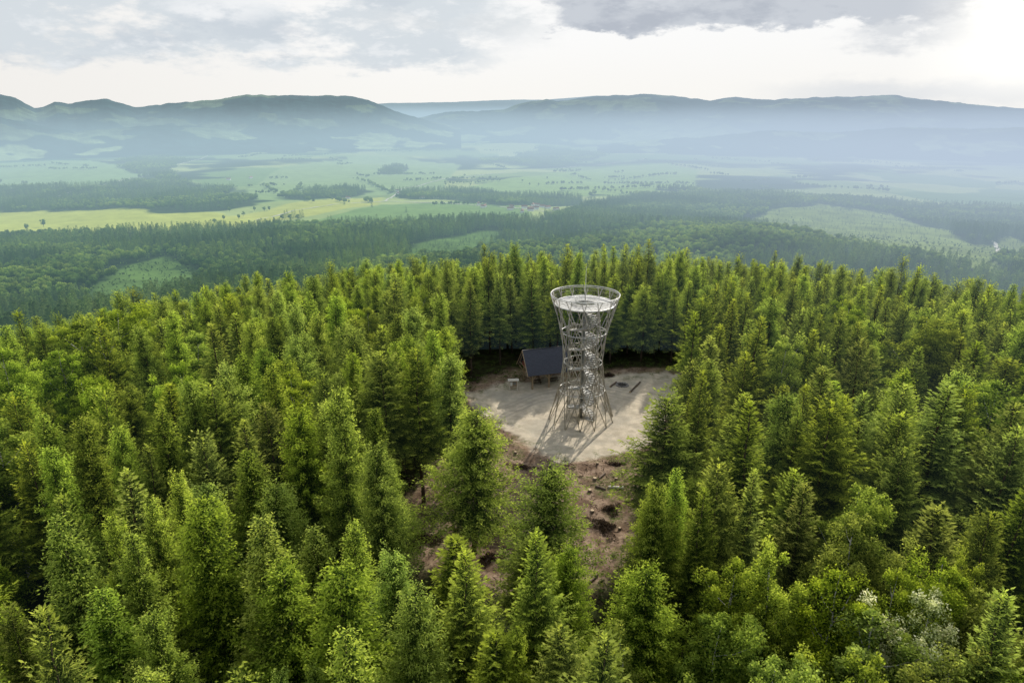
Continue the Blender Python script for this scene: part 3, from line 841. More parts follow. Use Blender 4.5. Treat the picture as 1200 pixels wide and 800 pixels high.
# ------------------------------------------------------------------ loose wood on the clearing
def log(p, q, r, label, mat='log_bark', name='log', cat='log', group=None):
    p = np.array([p[0], p[1], cz(*p[:2])+r*.8]); q = np.array([q[0], q[1], cz(*q[:2])+r*.8])
    c = (p+q)/2; e = empty(name, tuple(c), 0, label, cat, group)
    m = MB(); d = (q-p); L = np.linalg.norm(d); d /= L; n = 7
    rad = [r*(1+.08*math.sin(i*2.1)) for i in range(n)]
    m.tube([p-c+d*L*i/(n-1)+np.array([0, 0, .03*math.sin(i)]) for i in range(n)], rad, 9, caps=False); m.build('bark', mat, e, True)
    for k, s in ((p-c, -1), (q-c, 1)):
        m = MB(); m.tube([k-d*s*.02, k+d*s*.012], r*.93, 9); m.build('cut_end', 'log_end', e)
    return e
G = lambda a, b: ground(a, b)[:2]
log(G(738, 460.5), G(750, 448.5), .20, 'long log bench lying at right side of the fire ring behind the tower')
log(G(715, 454), G(722, 448.5), .20, 'shorter log bench lying at left side of the fire ring behind the tower')
log(G(713, 572), G(731, 573.5), .22, 'pale debarked log lying on brown soil below the gravel', 'wood_white')
log(G(698, 571), G(710, 574), .20, 'dark log among stumps on the brown soil left of the pale log')
log(G(702, 562), G(709, 555), .17, 'short tilted log nearest the gravel edge on the brown soil')
log(G(590, 655), G(606, 668), .14, 'thin log beside the dark soil patch right of the lone larch foot')
log(G(705, 440), G(716, 438), .16, 'log at the dark back edge of the clearing behind the tower')
log(G(684, 690), G(700, 676), .14, 'thin log on soil between the young larches in front')
def fire_ring():
    x, y = G(729, 451.5); e = empty('fire_ring', (x, y, cz(x, y)), 0, 'round fire pit of stones with black ash between the log benches', 'fire pit')
    g = np.random.default_rng(3)
    m = MB(); m.tube([(0, 0, -.05), (0, 0, .05)], [1.15, .9], 18); m.build('ash_bed', 'ash', e)
    for k in range(14):
        a = 2*pi*k/14; me = rock_mesh(g, .26); me.materials.append(M['stone'])
        s = bpy.data.objects.new('ring_stone', me); COL.objects.link(s); s.parent = e; s.location = (1.2*math.cos(a), 1.2*math.sin(a), .08); s.rotation_euler = (0, 0, a*3)
def rock_mesh(g, r):
    import bmesh
    bm = bmesh.new(); bmesh.ops.create_icosphere(bm, subdivisions=2, radius=r)
    o = g.normal(size=3)*5
    for v in bm.verts:
        k = .75+.5*float(vnoise(np.array(v.co.x*3/r*.4+o[0]), np.array(v.co.y*3/r*.4+v.co.z/r+o[1])))
        v.co *= k; v.co.z *= .75
    me = bpy.data.meshes.new('rock'); bm.to_mesh(me); bm.free(); return me
fire_ring()
def stump(px, py, label, r=.3, h=.45):
    x, y = G(px, py); e = empty('tree_stump', (x, y, cz(x, y)), random.random()*6, label, 'stump')
    m = MB(); m.tube([(0, 0, -.2), (0, 0, .1), (0, 0, h)], [r*1.5, r*1.1, r], 11); m.build('bark', 'log_bark', e, True)
    m = MB(); m.tube([(0, 0, h-.01), (0, 0, h+.015)], r*.93, 11); m.build('cut_face', 'log_end', e)
stump(697, 563, 'low stump on brown soil, uppermost of the stumps below the gravel')
stump(691, 577, 'pale cut stump at left of the dark log on brown soil')
stump(722, 562, 'stump just above the pale debarked log', .26)
stump(584, 556, 'stump beside the left edge of the long tower shadow', .28)
stump(604, 531, 'small stump at the lower left rim of the gravel', .22, .35)
stump(520, 560, 'stump at the foot of trees left of the lone larch', .3)
stump(735, 588, 'wide stump near the dense spruces at right of the brown soil', .34)
def brash(px, py, w, d, h, n, label, seed):
    x, y = G(px, py); g = np.random.default_rng(seed)
    e = empty('brash_pile', (x, y, cz(x, y)), 0, label, 'brush pile')
    m = MB()
    ang = g.uniform(0, 6.28, 3); lob = lambda q: .62+.35*np.sin(2*q+ang[0])+.28*np.sin(3*q+ang[1])+.2*np.sin(5*q+ang[2])
    for k in range(n):
        a = g.uniform(0, 6.28); rr = g.random()**.6; c = np.array([math.cos(a)*rr*w, math.sin(a)*rr*d, 0])*lob(a); c[2] = h*(1-rr**1.5)*g.random()
        v = rnd_dir(g, 1)[0]; v[2] *= .35; L = g.uniform(.5, 1.5)
        m.tube([c-v*L/2, c+v*.1+np.array([0, 0, .08]), c+v*L/2], [.035, .028, .01], 4, caps=False)
    m.build('branches', 'bark', e)
    nn = n*7; a = g.uniform(0, 6.28, nn); rr = g.random(nn)**.6
    P = np.stack([np.cos(a)*rr*w*lob(a), np.sin(a)*rr*d*lob(a), h*(1-rr**1.5)*g.random(nn)*1.05], 1)
    me = leafmesh('dead_needles', P, rnd_dir(g, nn)+np.array([0, 0, .1]), rnd_dir(g, nn), g.uniform(.15, .45, nn), g.uniform(.05, .14, nn), g.random(nn))
    o = link('dead_needles', me, e, ('litter',))
M['litter'] = foliage('dry_litter', (.018, .013, .010), (.055, .038, .026), (.16, .10, .06), .15, gloss=0)
brash(707, 618, 2.6, 3.2, 1.0, 190, 'dark brush pile on soil at the edge of the right hand spruces', 1)
brash(716, 598, 2.4, 1.6, .7, 120, 'smaller brush heap just below the pale debarked log', 5)
brash(497, 633, 2.6, 2.2, .9, 150, 'dark brush pile in the gap left of the lone larch', 2)
brash(575, 655, 2.2, 1.8, .7, 120, 'brush pile at the end of the tower shadow', 3)
brash(713, 441, 2.4, 1.2, .8, 90, 'dark brush heap along the forest edge behind the tower', 4)
brash(612, 548, 2.8, 1.2, .5, 90, 'low brush heap on the gravel rim by the tower shadow', 6)
for k_, (px_, py_, lab_) in enumerate(((700, 545, 'stump nearest the gravel edge on the right of the tower shadow'), (730, 556, 'stump at the right end of the brown soil rim'), (694, 600, 'stump left of the smaller brush heap'), (726, 620, 'stump right of the dark brush pile by the spruces'), (590, 590, 'stump beside the tower shadow strip, above the dark soil'), (572, 530, 'stump on the left soil bank of the gravel'))): stump(px_, py_, lab_, .2+.04*(k_ % 3), .3+.1*(k_ % 2))
brash(722, 545, 1.8, 1.0, .5, 80, 'low brush heap on the right soil rim of the gravel', 8)
brash(572, 520, 2.0, 1.0, .5, 80, 'low brush heap on the left soil bank of the gravel', 9)
brash(604, 620, 2.6, 1.6, .6, 110, 'wide brush heap between the lone larch and the bushy larch', 10)
brash(445, 770, 2.5, 2.0, .8, 120, 'brush pile low in the gap between the front larches', 7)
def trail_sign():
    x, y = G(795, 470); e = empty('trail_sign', (x, y, cz(x, y)), R(-20), 'small white sign on a post at the right edge of the clearing', 'sign')
    m = MB(); m.tube([(0, 0, -.2), (0, 0, 1.5)], .05, 8); m.build('post', 'timber', e)
    m = MB(); m.box((0, -.07, 1.3), (.8, .04, .6), ry=R(8)); m.build('sign_panel', 'paper', e)
trail_sign()
def planks():
    for i, (px, py, rz, lab) in enumerate(((829, 524, .2, 'upper pale plank stack half hidden by the spruces right of the clearing'), (834, 531, .5, 'lower pale plank stack half hidden by the spruces right of the clearing'))):
        x, y = G(px, py); e = empty('plank_stack', (x, y, hgt(x, y)+.03), rz, lab, 'plank stack')
        g = np.random.default_rng(i+40)
        for k in range(6):
            m = MB(); m.box((g.normal(0, .06), -.32+.32*(k % 3)+g.normal(0, .02), .10+.13*(k//3)), (2.6, .24, .10), rz=g.normal(0, .03)); m.build('plank', 'wood_white', e)
planks()

# ------------------------------------------------------------------ loose litter and low plants (uncountable)
def scatter():
    g = np.random.default_rng(21)
    # twigs and chips on the soil
    n0 = 42000
    x = g.uniform(SX0+2, SX1-2, n0); y = g.uniform(SY0+2, SY1-2, n0)
    dg = sdist(GRAVEL, x, y); dc = sdist(CLEAR, x, y)
    pr = ((dg < -.3) & (dc > -3)).astype(float)*sstep(.38, .62, fbm(x/4+7, y/4, 3))
    k = g.random(n0) < pr*.9; x, y = x[k], y[k]; n = len(x)
    z = zgrid(x, y)
    d = rnd_dir(g, n); d[:, 2] *= .25
    me = leafmesh('woody_litter', np.stack([x, y, z+.05], 1), d, np.array([0, 0, 1.])+.6*rnd_dir(g, n), g.uniform(.25, 1.1, n), g.uniform(.04, .16, n), g.random(n)**1.5)
    o = link('woody_litter', me, None, (foliage('wood_chips', (.035, .022, .016), (.14, .085, .06), (.46, .34, .25), .05, gloss=0),)); o['kind'] = 'stuff'
    # undergrowth on clearing margins and under the trees
    n0 = 14000
    x = g.uniform(-75, 95, n0); y = g.uniform(42, 158, n0)
    dg = sdist(GRAVEL, x, y); dc = sdist(CLEAR, x, y)
    pr = np.where(dg > -1.2, 0, np.where(dc > 0, .25*sstep(.5, .7, fbm(x/5+2, y/5, 3)), .45*sstep(10, 2, -dc)+.12))
    k = g.random(n0) < pr; x, y = x[k], y[k]
    P = []; D = []; L = []; W = []; T = []
    ZA = np.where((x > SX0+3) & (x < SX1-3) & (y > SY0+3) & (y < SY1-3), zgrid(x, y), height(x, y))
    for a, b, zz in zip(x, y, ZA):
        m = int(g.integers(16, 40)); rr = g.uniform(.3, .8)
        q = rnd_dir(g, m)*rr*g.random((m, 1))**.5; q[:, 2] = np.abs(q[:, 2])*.8+.03
        P.append(np.array([a, b, zz])+q); d = rnd_dir(g, m); d[:, 2] = np.abs(d[:, 2])*.7; D.append(d)
        L.append(g.uniform(.16, .42, m)); W.append(g.uniform(.06, .2, m)); T.append(np.clip(g.normal(.45, .22, m), 0, 1))
    P = np.concatenate(P); D = np.concatenate(D)
    me = leafmesh('undergrowth', P, D, rnd_dir(g, len(P))*.6+np.array([0, 0, 1.]), np.concatenate(L), np.concatenate(W), np.concatenate(T))
    o = link('undergrowth', me, None, ('shrub',)); o['kind'] = 'stuff'
scatter()

# ------------------------------------------------------------------ trees one can tell apart (world x, y, height, crown factor ...)
#  top as surveyed (tx, ty), kind, height, half width, label
HAND = [
 (73, 577, 'spruce', 22, 30, 'narrow spruce with yellowish top above the dark gap at the lower left'),
 (6, 715, 'spruce', 20, 34, 'spruce cut by the left photo edge near the bottom corner'),
 (148, 628, 'larch', 22, 34, 'broad larch directly right of the dark gap at lower left'),
 (120, 602, 'larch', 21, 18, 'small pointed larch top between the yellowish spruce and the broad larches at left'),
 (230, 580, 'larch', 24, 48, 'tall pointed bright larch, highest of the front trees at lower left'),
 (176, 588, 'larch', 22, 28, 'larch immediately left of the tall pointed bright larch'),
 (120, 690, 'larch', 21, 48, 'large rounded larch standing low in the lower left quarter'),
 (180, 718, 'larch', 20, 38, 'round topped larch right of the large rounded larch in the bottom left rows'),
 (162, 775, 'larch', 18, 26, 'small larch top at the bottom edge, lower left'),
 (212, 556, 'larch', 22, 24, 'slim larch just behind the tall pointed bright larch'),
 (308, 606, 'larch', 24, 50, 'dense larch with several points, left of the gap with brush'),
 (325, 662, 'larch', 21, 55, 'very wide bright larch in front of the bottom centre left'),
 (369, 781, 'larch', 17, 24, 'yellow green larch tip at the bottom edge left of centre'),
 (326, 786, 'larch', 17, 16, 'tiny bright larch tip at the bottom edge below the very wide larch'),
 (412, 608, 'larch', 20, 34, 'twin pointed larch in front of the brush gap'),
 (464, 648, 'larch', 19, 40, 'bright soft larch beside the reddish soil, left of the front spruce'),
 (535, 627, 'spruce', 19, 48, 'wide dark spruce with layered boughs at the front centre'),
 (578, 748, 'spruce', 18, 50, 'spruce with yellow bough tips cut by the bottom edge at centre'),
 (552, 478, 'larch', 21.5, 50, 'lone bright larch on the soil in front of the clearing, left of the tower shadow'),
 (640, 546, 'larch', 20, 50, 'bushy yellow green larch standing right of the tower shadow'),
 (622, 632, 'spruce', 15, 36, 'dark young spruce below the bushy larch, beside the tower shadow end'),
 (668, 641, 'larch', 16, 30, 'thin yellowish larch below the bushy larch at centre'),
 (662, 736, 'spruce', 18, 44, 'spruce with upswept tips at the bottom, right of centre'),
 (613, 733, 'larch', 18, 24, 'small bright larch top between the two bottom centre spruces'),
 (736, 756, 'broad', 16, 34, 'round bright birch cut by the bottom edge, right of centre'),
 (769, 572, 'larch', 20, 36, 'tall slender larch on the right rim of the brown soil'),
 (796, 553, 'larch', 21, 24, 'larch top just right of the tall slender larch'),
 (820, 572, 'spruce', 21, 32, 'dense spruce between the slender larch and the birches at right'),
 (862, 652, 'broad', 19, 30, 'narrow oval birch right of the brown soil strip'),
 (910, 648, 'broad', 20, 40, 'tall birch with a visible white stem at the lower right'),
 (838, 722, 'broad', 17, 44, 'shaded birch with thin white stems near the bottom right of centre'),
 (925, 771, 'broad', 14, 18, 'small round birch in the dark gap at the bottom edge'),
 (944, 565, 'spruce', 21, 34, 'round shouldered spruce above the row of birches at lower right'),
 (1008, 569, 'broad', 21, 36, 'bright tall birch between two spruces at right'),
 (985, 667, 'broad', 20, 36, 'birch left in the row of rounded birch tops at lower right'),
 (1050, 668, 'broad', 20, 34, 'yellowish birch in the middle of the row of rounded tops at lower right'),
 (1106, 652, 'broad', 21, 36, 'domed birch behind the pale flowering tree'),
 (1026, 716, 'broad', 19, 46, 'wide bright birch left of the pale flowering tree'),
 (1174, 700, 'broad', 20, 52, 'large birch at the lower right corner'),
 (1150, 664, 'broad', 19, 24, 'small birch top between the domed birch and the right edge'),
 (1104, 592, 'spruce', 20, 48, 'broad spruce with spreading tips right of the slim spruce at right'),
 (1166, 603, 'spruce', 20, 36, 'spruce with level boughs near the right edge, above the corner birch'),
 (1197, 570, 'spruce', 21, 36, 'spruce cut by the right photo edge, above the lower corner'),
 (988, 538, 'spruce', 17, 20, 'short slim spruce among taller ones right of the clearing'),
 (1058, 523, 'spruce', 22, 30, 'straight pointed spruce standing clear of its neighbours at right'),
 (885, 472, 'spruce', 24, 34, 'tall spruce with bright tip nearest the right rim of the clearing'),
 (937, 482, 'spruce', 21, 22, 'bright rounded young spruce between two dark spruces at right'),
 (972, 469, 'spruce', 24, 44, 'bulky spruce with long boughs pointing right'),
 (952, 452, 'spruce', 24, 22, 'slim spruce tip just behind the bulky spruce'),
 (1060, 450, 'spruce', 24, 38, 'spruce with broken outline left of the great brownish spruce at right'),
 (1104, 450, 'spruce', 25, 46, 'great brownish spruce with drooping lower boughs at right'),
 (1196, 470, 'spruce', 24, 52, 'large dark spruce cut by the right edge at mid height'),
 (848, 541, 'spruce', 22, 32, 'bright spruce left of the pair at the right rim of the soil'),
 (880, 549, 'spruce', 21, 26, 'spruce at right of the bright spruce by the soil rim'),
 (812, 421, 'spruce', 23, 24, 'slim spruce standing alone at the right corner of the gravel'),
 (783, 466, 'spruce', 22, 46, 'bright bushy spruce covering the right rim of the gravel'),
 (525, 416, 'larch', 22, 32, 'bright larch at the left corner of the gravel'),
 (488, 411, 'spruce', 24.5, 32, 'spruce with a long bare trunk left of the clearing'),
 (447, 412, 'spruce', 25, 38, 'tall spruce left of the one with the long bare trunk'),
 (412, 413, 'larch', 24, 22, 'slim larch second left of the bare trunk spruce'),
 (385, 470, 'larch', 23, 32, 'bright larch in the middle of the left forest'),
 (345, 482, 'larch', 23, 36, 'wide larch left of the bright larch in the left forest'),
 (320, 426, 'larch', 24, 28, 'narrow larch in the left forest above the wide larch'),
 (376, 440, 'spruce', 22, 24, 'olive spruce between larches in the left forest'),
 (90, 492, 'larch', 22, 36, 'rounded larch left of the yellowish round larch, far left'),
 (140, 505, 'larch', 21, 26, 'yellowish round larch in the far left forest'),
 (186, 478, 'larch', 23, 30, 'bright pointed larch beside a dark gap in the left forest'),
 (218, 447, 'larch', 24, 28, 'feathery larch left of the golden spruce'),
 (250, 453, 'spruce', 23, 32, 'golden tinted spruce in the left forest'),
 (286, 492, 'spruce', 22, 30, 'green spruce right below the golden tinted spruce'),
 (34, 516, 'spruce', 21, 30, 'dull spruce near the left photo edge at mid height'),
 (116, 459, 'spruce', 23, 26, 'spruce above the rounded far left larches'),
 (170, 522, 'spruce', 20, 22, 'low spruce between the left larches'),
 (272, 430, 'larch', 24, 28, 'larch right above the golden tinted spruce'),
 (250, 379, 'spruce', 25, 26, 'tall pointed spruce near the left crest'),
 (136, 364, 'broad', 23, 34, 'large round leafy tree on the left crest of the forest'),
 (88, 374, 'broad', 22, 30, 'pale leafy tree on the left crest beside the large round tree'),
 (10, 382, 'broad', 22, 30, 'round leafy tree on the left crest at the photo edge'),
 (456, 332, 'spruce', 25, 26, 'tall spruce rising over the crest left of the tower'),
 (478, 362, 'larch', 24, 26, 'soft larch left of the dark trees behind the clearing'),
 (824, 350, 'spruce', 24, 26, 'tall spruce with a bare greyish lower trunk at the right back corner of the clearing'),
 (1090, 372, 'broad', 22, 34, 'rounded hazy leafy tree on the right slope of the forest'),
 (1150, 400, 'spruce', 23, 30, 'dark spruce on the right slope near the photo edge'),
]
placed = []
FIRST = {}
def vis_kind(v): return v
for i, (tx, ty, kind, h, hw, lab) in enumerate(HAND):
    p = ground(tx, ty, h); x, y = p[0], p[1]
    d = y*cp-(p[2]-CAMZ)*sp
    rad = hw*d/F
    cand = PROTO[kind]; var = i % len(cand)
    if lab.startswith(('lone bright', 'bushy yellow')): var = 1
    if 'bare' in lab and kind == 'spruce': var = 4
    c, t, H, Rm = cand[var]
    w = np.clip(rad*{'spruce': 1.38, 'larch': 1.42, 'broad': 1.45}[kind]/(Rm*h/H), .6, 2.2)
    e, cr, tr = tree(kind, x, y, h, w, var, i*1.7, lab)
    placed.append((x, y, max(1.8, rad*.9)))
    FIRST.setdefault((kind, var), (cr, tr))
# the flowering tree
p = ground(1092, 697, 20); e, cr, tr = tree('broad', p[0], p[1], 20, 1.0, 2, .4, 'pale white flowering tree among the green birches at the lower right', None, 'blossom', 'flowering_tree', 'tree')
placed.append((p[0], p[1], 2.6))

# ------------------------------------------------------------------ the rest of the hilltop forest
GAPS = [(*ground(px_, py_, h_)[:2], r_) for px_, py_, h_, r_ in ((42, 690, 8, 5.5), (905, 735, 8, 4.0), (250, 735, 8, 3.5), (1015, 475, 8, 4.5), (400, 690, 6, 4), (700, 480, 0, 1), (150, 540, 8, 4), (1080, 620, 8, 3.5))]
def fill_forest():
    g = np.random.default_rng(5)
    pts = list(placed); out = []
    cell = {}
    def add(x, y, r): cell.setdefault((int(x//5), int(y//5)), []).append((x, y, r))
    for q in pts: add(*q)
    def ok(x, y, r):
        i, j = int(x//5), int(y//5)
        for a in range(i-2, i+3):
            for b in range(j-2, j+3):
                for (u, v, s) in cell.get((a, b), ()):
                    if (u-x)**2+(v-y)**2 < (r+s)**2*.80: return False
        return True
    n = 0
    NC = 50000
    AZ = np.radians(g.uniform(-52, 52, NC)); RR = np.sqrt(g.uniform(14**2, 290**2, NC))
    XX, YY = RR*np.sin(AZ), RR*np.cos(AZ); ZZ = height(XX, YY); EB = sdist(CLEAR, XX, YY)
    PX, PY, DD = project(XX, YY, ZZ+21); NZ = fbm(XX/22+4, YY/22, 2)
    for it in np.nonzero((ZZ > -42) & (EB < -2.4))[0]:
        az, r, x, y, z, edge_b = AZ[it], RR[it], XX[it], YY[it], ZZ[it], EB[it]
        px, py, d, nz = PX[it], PY[it], DD[it], NZ[it]
        side = -1 if az < R(-2.5) else 1
        if side < 0: kind = 'larch' if g.random() < .52+.8*(nz-.45) else ('broad' if g.random() < (.18 if r < 95 else .38) else 'spruce')
        else:
            bprob = .85 if (y < 62 and x > 12) else (.16 if az > R(25) else .06)
            kind = 'broad' if g.random() < bprob else ('larch' if g.random() < .20 else 'spruce')
        h = {'spruce': g.normal(21.3, 2.4), 'larch': g.normal(21.6, 2.0), 'broad': g.normal(19.5, 1.8)}[kind]-(g.uniform(3, 7) if g.random() < .10 else 0)
        if d > 120: h = 21.3+(h-21)*.75
        if y < 75 and edge_b > -9: h -= 3
        # never hide what the photo leaves open: the gravel, the soil strip and the front trees
        rr = g.uniform(2.5, 3.7)*(.86 if d > 130 else 1)
        if not ok(x, y, rr): continue
        if any((x-q[0])**2+(y-q[1])**2 < q[2]**2 for q in GAPS): continue
        if y < 84 and abs(px-640) < 150 and py < 640 and edge_b > -30: continue
        if 690 < px < 742 and py < 640 and y < 95: continue
        if px > 742 and px < 800 and py < 520 and y < 118: continue
        if 455 < px < 548 and 470 < py < 650 and r < 108: continue
        add(x, y, rr); out.append((x, y, z, h, kind, rr, px, py, d, side)); n += 1
    return out
FOREST = fill_forest()
def near_forest():
    g = np.random.default_rng(8)
    rows = []
    for (x, y, z, h, kind, rr, px, py, d, side) in FOREST:
        seen = (-60 < px < 1260) and (py < 860)
        rows.append((1e4/d if seen else 10/d, x, y, z, h, kind, rr, px, py, d, side))
    rows.sort(key=lambda r: -r[0])
    quota = {'spruce': 300-45, 'larch': 300-30, 'broad': 300-22}
    rest = {'spruce': [], 'larch': [], 'broad': []}
    for (s, x, y, z, h, kind, rr, px, py, d, side) in rows:
        var = int(g.integers(len(PROTO[kind]))); H, Rm = PROTO[kind][var][2:]
        w = float(np.clip(rr*1.62/(Rm*h/H), .8, 1.7))*g.uniform(.9, 1.12); rz = g.uniform(0, 6.28)
        if s > 20 and quota[kind] > 0:
            quota[kind] -= 1
            band = 'front' if d < 75 else ('middle' if d < 125 else 'crest')
            where = {(-1, 'front'): 'in the shaded front rows at the left', (-1, 'middle'): 'in the dense forest left of the clearing', (-1, 'crest'): 'along the left crest above the hazy valley',
                     (1, 'front'): 'in the front rows at the right', (1, 'middle'): 'in the dense forest right of the clearing', (1, 'crest'): 'on the crest behind and right of the tower'}[(side, band)]
            if kind == 'spruce' and 540 < px < 830 and band == 'crest': where = 'in the dark row directly behind the clearing'
            look = {'spruce': 'one of the pointed spruces', 'larch': 'one of the soft green larches', 'broad': 'one of the leafy birches'}[kind]
            gl = {'spruce': 'spruces ', 'larch': 'larches ', 'broad': 'birches '}[kind]+where
            e, cr, tr = tree(kind, x, y, h, w, var, rz, look+' '+where, gl)
            FIRST.setdefault((kind, var), (cr, tr))
        else: rest[kind].append((x, y, z-.05, h/H, w, rz, var))
    return rest
REST = near_forest()

# ------------------------------------------------------------------ uncountable woods: one object each, trees set on its points
def point_object(name, pts, protos, trunks=None):
    """pts rows: x,y,z,scale,width,rot,var ; protos: crown objects standing elsewhere in the scene"""
    a = np.array(pts, np.float32); n = len(a)
    me = bpy.data.meshes.new(name); me.vertices.add(n); me.vertices.foreach_set('co', a[:, :3].ravel())
    sv = me.attributes.new('tree_scale', 'FLOAT_VECTOR', 'POINT'); sv.data.foreach_set('vector', np.stack([a[:, 3]*a[:, 4], a[:, 3]*a[:, 4], a[:, 3]], 1).ravel())
    rv = me.attributes.new('tree_rot', 'FLOAT_VECTOR', 'POINT'); rv.data.foreach_set('vector', np.stack([a[:, 5]*0, a[:, 5]*0, a[:, 5]], 1).ravel())
    iv = me.attributes.new('tree_pick', 'INT', 'POINT'); iv.data.foreach_set('value', a[:, 6].astype(np.int32))
    o = link(name, me); o['kind'] = 'stuff'
    ng = bpy.data.node_groups.new(name, 'GeometryNodeTree')
    ng.interface.new_socket('Geometry', in_out='INPUT', socket_type='NodeSocketGeometry')
    ng.interface.new_socket('Geometry', in_out='OUTPUT', socket_type='NodeSocketGeometry')
    gi = ng.nodes.new('NodeGroupInput'); go = ng.nodes.new('NodeGroupOutput')
    def named(nm, ty):
        q = ng.nodes.new('GeometryNodeInputNamedAttribute'); q.data_type = ty; q.inputs[0].default_value = nm
        return [s for s in q.outputs if s.enabled and s.name == 'Attribute'][0]
    join_all = ng.nodes.new('GeometryNodeJoinGeometry')
    for group in ([protos] + ([trunks] if trunks else [])):
        jg = ng.nodes.new('GeometryNodeJoinGeometry')
        for ob in reversed(group):
            oi = ng.nodes.new('GeometryNodeObjectInfo'); oi.transform_space = 'ORIGINAL'
            oi.inputs['Object'].default_value = ob; oi.inputs['As Instance'].default_value = True
            ng.links.new(oi.outputs['Geometry'], jg.inputs[0])
        ip = ng.nodes.new('GeometryNodeInstanceOnPoints')
        ng.links.new(gi.outputs[0], ip.inputs['Points']); ng.links.new(jg.outputs[0], ip.inputs['Instance'])
        ip.inputs['Pick Instance'].default_value = True
        ng.links.new(named('tree_pick', 'INT'), ip.inputs['Instance Index'])
        er = ng.nodes.new('FunctionNodeEulerToRotation')
        ng.links.new(named('tree_rot', 'FLOAT_VECTOR'), er.inputs[0]); ng.links.new(er.outputs[0], ip.inputs['Rotation'])
        ng.links.new(named('tree_scale', 'FLOAT_VECTOR'), ip.inputs['Scale'])
        ng.links.new(ip.outputs[0], join_all.inputs[0])
    ng.links.new(join_all.outputs[0], go.inputs[0])
    md = o.modifiers.new('trees', 'NODES'); md.node_group = ng
    return o
for kind, nm in (('spruce', 'spruce_forest'), ('larch', 'larch_forest'), ('broad', 'birch_forest')):
    if REST[kind]:
        keys = [FIRST[(kind, v)] for v in range(len(PROTO[kind]))]
        point_object(nm, REST[kind], [k[0] for k in keys], [k[1] for k in keys])

# far trees: lone ones in the fields are things; the woods are set from them
def far_conifer(seed, H=22., Rm=3.4):
    g = np.random.default_rng(seed); n = 420
    t = g.random(n)**1.3; a = g.uniform(0, 6.28, n); r = Rm*(1-t)**.85*(g.random(n)**.35)*(.75+.4*g.random(n))
    P = np.stack([np.cos(a)*r, np.sin(a)*r, 1.5+(H-1.5)*t], 1)
    D = np.stack([np.cos(a), np.sin(a), -.35+.5*t], 1)+.35*rnd_dir(g, n)
    return leafmesh('far_conifer', P, D, np.array([0, 0, 1.])+.6*rnd_dir(g, n), g.uniform(.9, 1.7, n), g.uniform(.6, 1.0, n), np.clip(.15+.5*(r/(Rm*(1-t)**.85+.1))+.3*t+g.normal(0, .12, n), 0, 1))
def far_broadleaf(seed, H=17., Rm=5.):
    g = np.random.default_rng(seed); P = []; T = []
    for c in range(16):
        cc = rnd_dir(g, 1)[0]*np.array([Rm*.62, Rm*.62, H*.26]); rc = g.uniform(.30, .46)*Rm; m = 36
        v = rnd_dir(g, m)*rc*(g.random((m, 1))**.3); P.append(cc+v+np.array([0, 0, H*.60])); T.append(.38+.30*v[:, 2]/rc+.35*cc[2]/(H*.3)+g.normal(0, .10, m))
    P = np.concatenate(P); n = len(P); D = rnd_dir(g, n)
    return leafmesh('far_broadleaf', P, D, rnd_dir(g, n)*.7+np.array([0, 0, .7]), g.uniform(1.0, 1.9, n), g.uniform(.8, 1.4, n), np.clip(np.concatenate(T), 0, 1))
FAR = {'con': [], 'bro': []}
for i in range(3):
    a = far_conifer(70+i, Rm=3.0+.5*i); a.materials.append(M['far_con'])
    b_ = far_broadleaf(80+i, Rm=4.6+.6*i); b_.materials.append(M['far_bro']); FAR['con'].append(a); FAR['bro'].append(b_)
def simple_trunk(h):
    m = MB(); m.tube([(0, 0, -.5), (0, 0, h)], [.45, .2], 6); me = bpy.data.meshes.new('trunk'); me.from_pydata(m.v, [], m.f); me.update(); me.materials.append(M['bark_far']); return me
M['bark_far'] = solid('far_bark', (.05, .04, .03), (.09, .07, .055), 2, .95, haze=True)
ftr = simple_trunk(9)
FAROBJ = {'con': [], 'bro': []}
FTR = {}
LONE = [
 (32, 270, 'bro', 0, 1.25, 'left one of the two lone trees in the yellow field', None),
 (51, 266, 'bro', 1, 1.5, 'larger right one of the two lone trees in the yellow field', None),
 (111, 246, 'bro', 2, 1.1, 'lone tree at the upper edge of the yellow field, right below the distant wood', None),
 (251, 262, 'bro', 0, .9, 'small lone tree at the right end of the yellow field', None),
 (404, 240, 'con', 0, 1.0, 'dark lone conifer between the strip fields in the valley centre', None),
 (436, 243, 'con', 1, 1.0, 'dark lone conifer on the green field in the valley centre', None),
 (476, 249, 'con', 2, .9, 'small lone conifer low on the green valley field', None),
]
for k in range(9):
    LONE.append((331+k*3.0, 258-(k % 3)*1.6, 'con' if k % 3 else 'bro', k % 3, 1.15, 'one tree of the small dark copse on the strip field', 'trees of the small copse'))
for k in range(9):
    LONE.append((256+random.uniform(0, 62), 245+random.uniform(0, 20), 'bro', k % 3, .95, 'one of the scattered trees beside the yellow field', 'scattered trees by the yellow field'))
for k in range(8):
    LONE.append((520+random.uniform(0, 130), 206+random.uniform(0, 16), 'bro', k % 3, .9, 'one of the small trees dotted over the pale centre fields', 'trees dotted over the pale fields'))
for (px, py, kd, v, s, lab, grp) in LONE:
    p = ground(px, py); e = empty('field_tree', (p[0], p[1], hgt(p[0], p[1])), px*.7, lab, 'tree', grp); e.scale = (s*1.15, s*1.15, s)
    t = bpy.data.objects.new('trunk', ftr); COL.objects.link(t); t.parent = e
    c = bpy.data.objects.new('crown', FAR[kd][v]); COL.objects.link(c); c.parent = e
    FTR.setdefault((kd, v), c)
fp = [FTR[('con', 0)], FTR[('con', 1)], FTR[('con', 2)], FTR[('bro', 0)], FTR[('bro', 1)], FTR[('bro', 2)]]

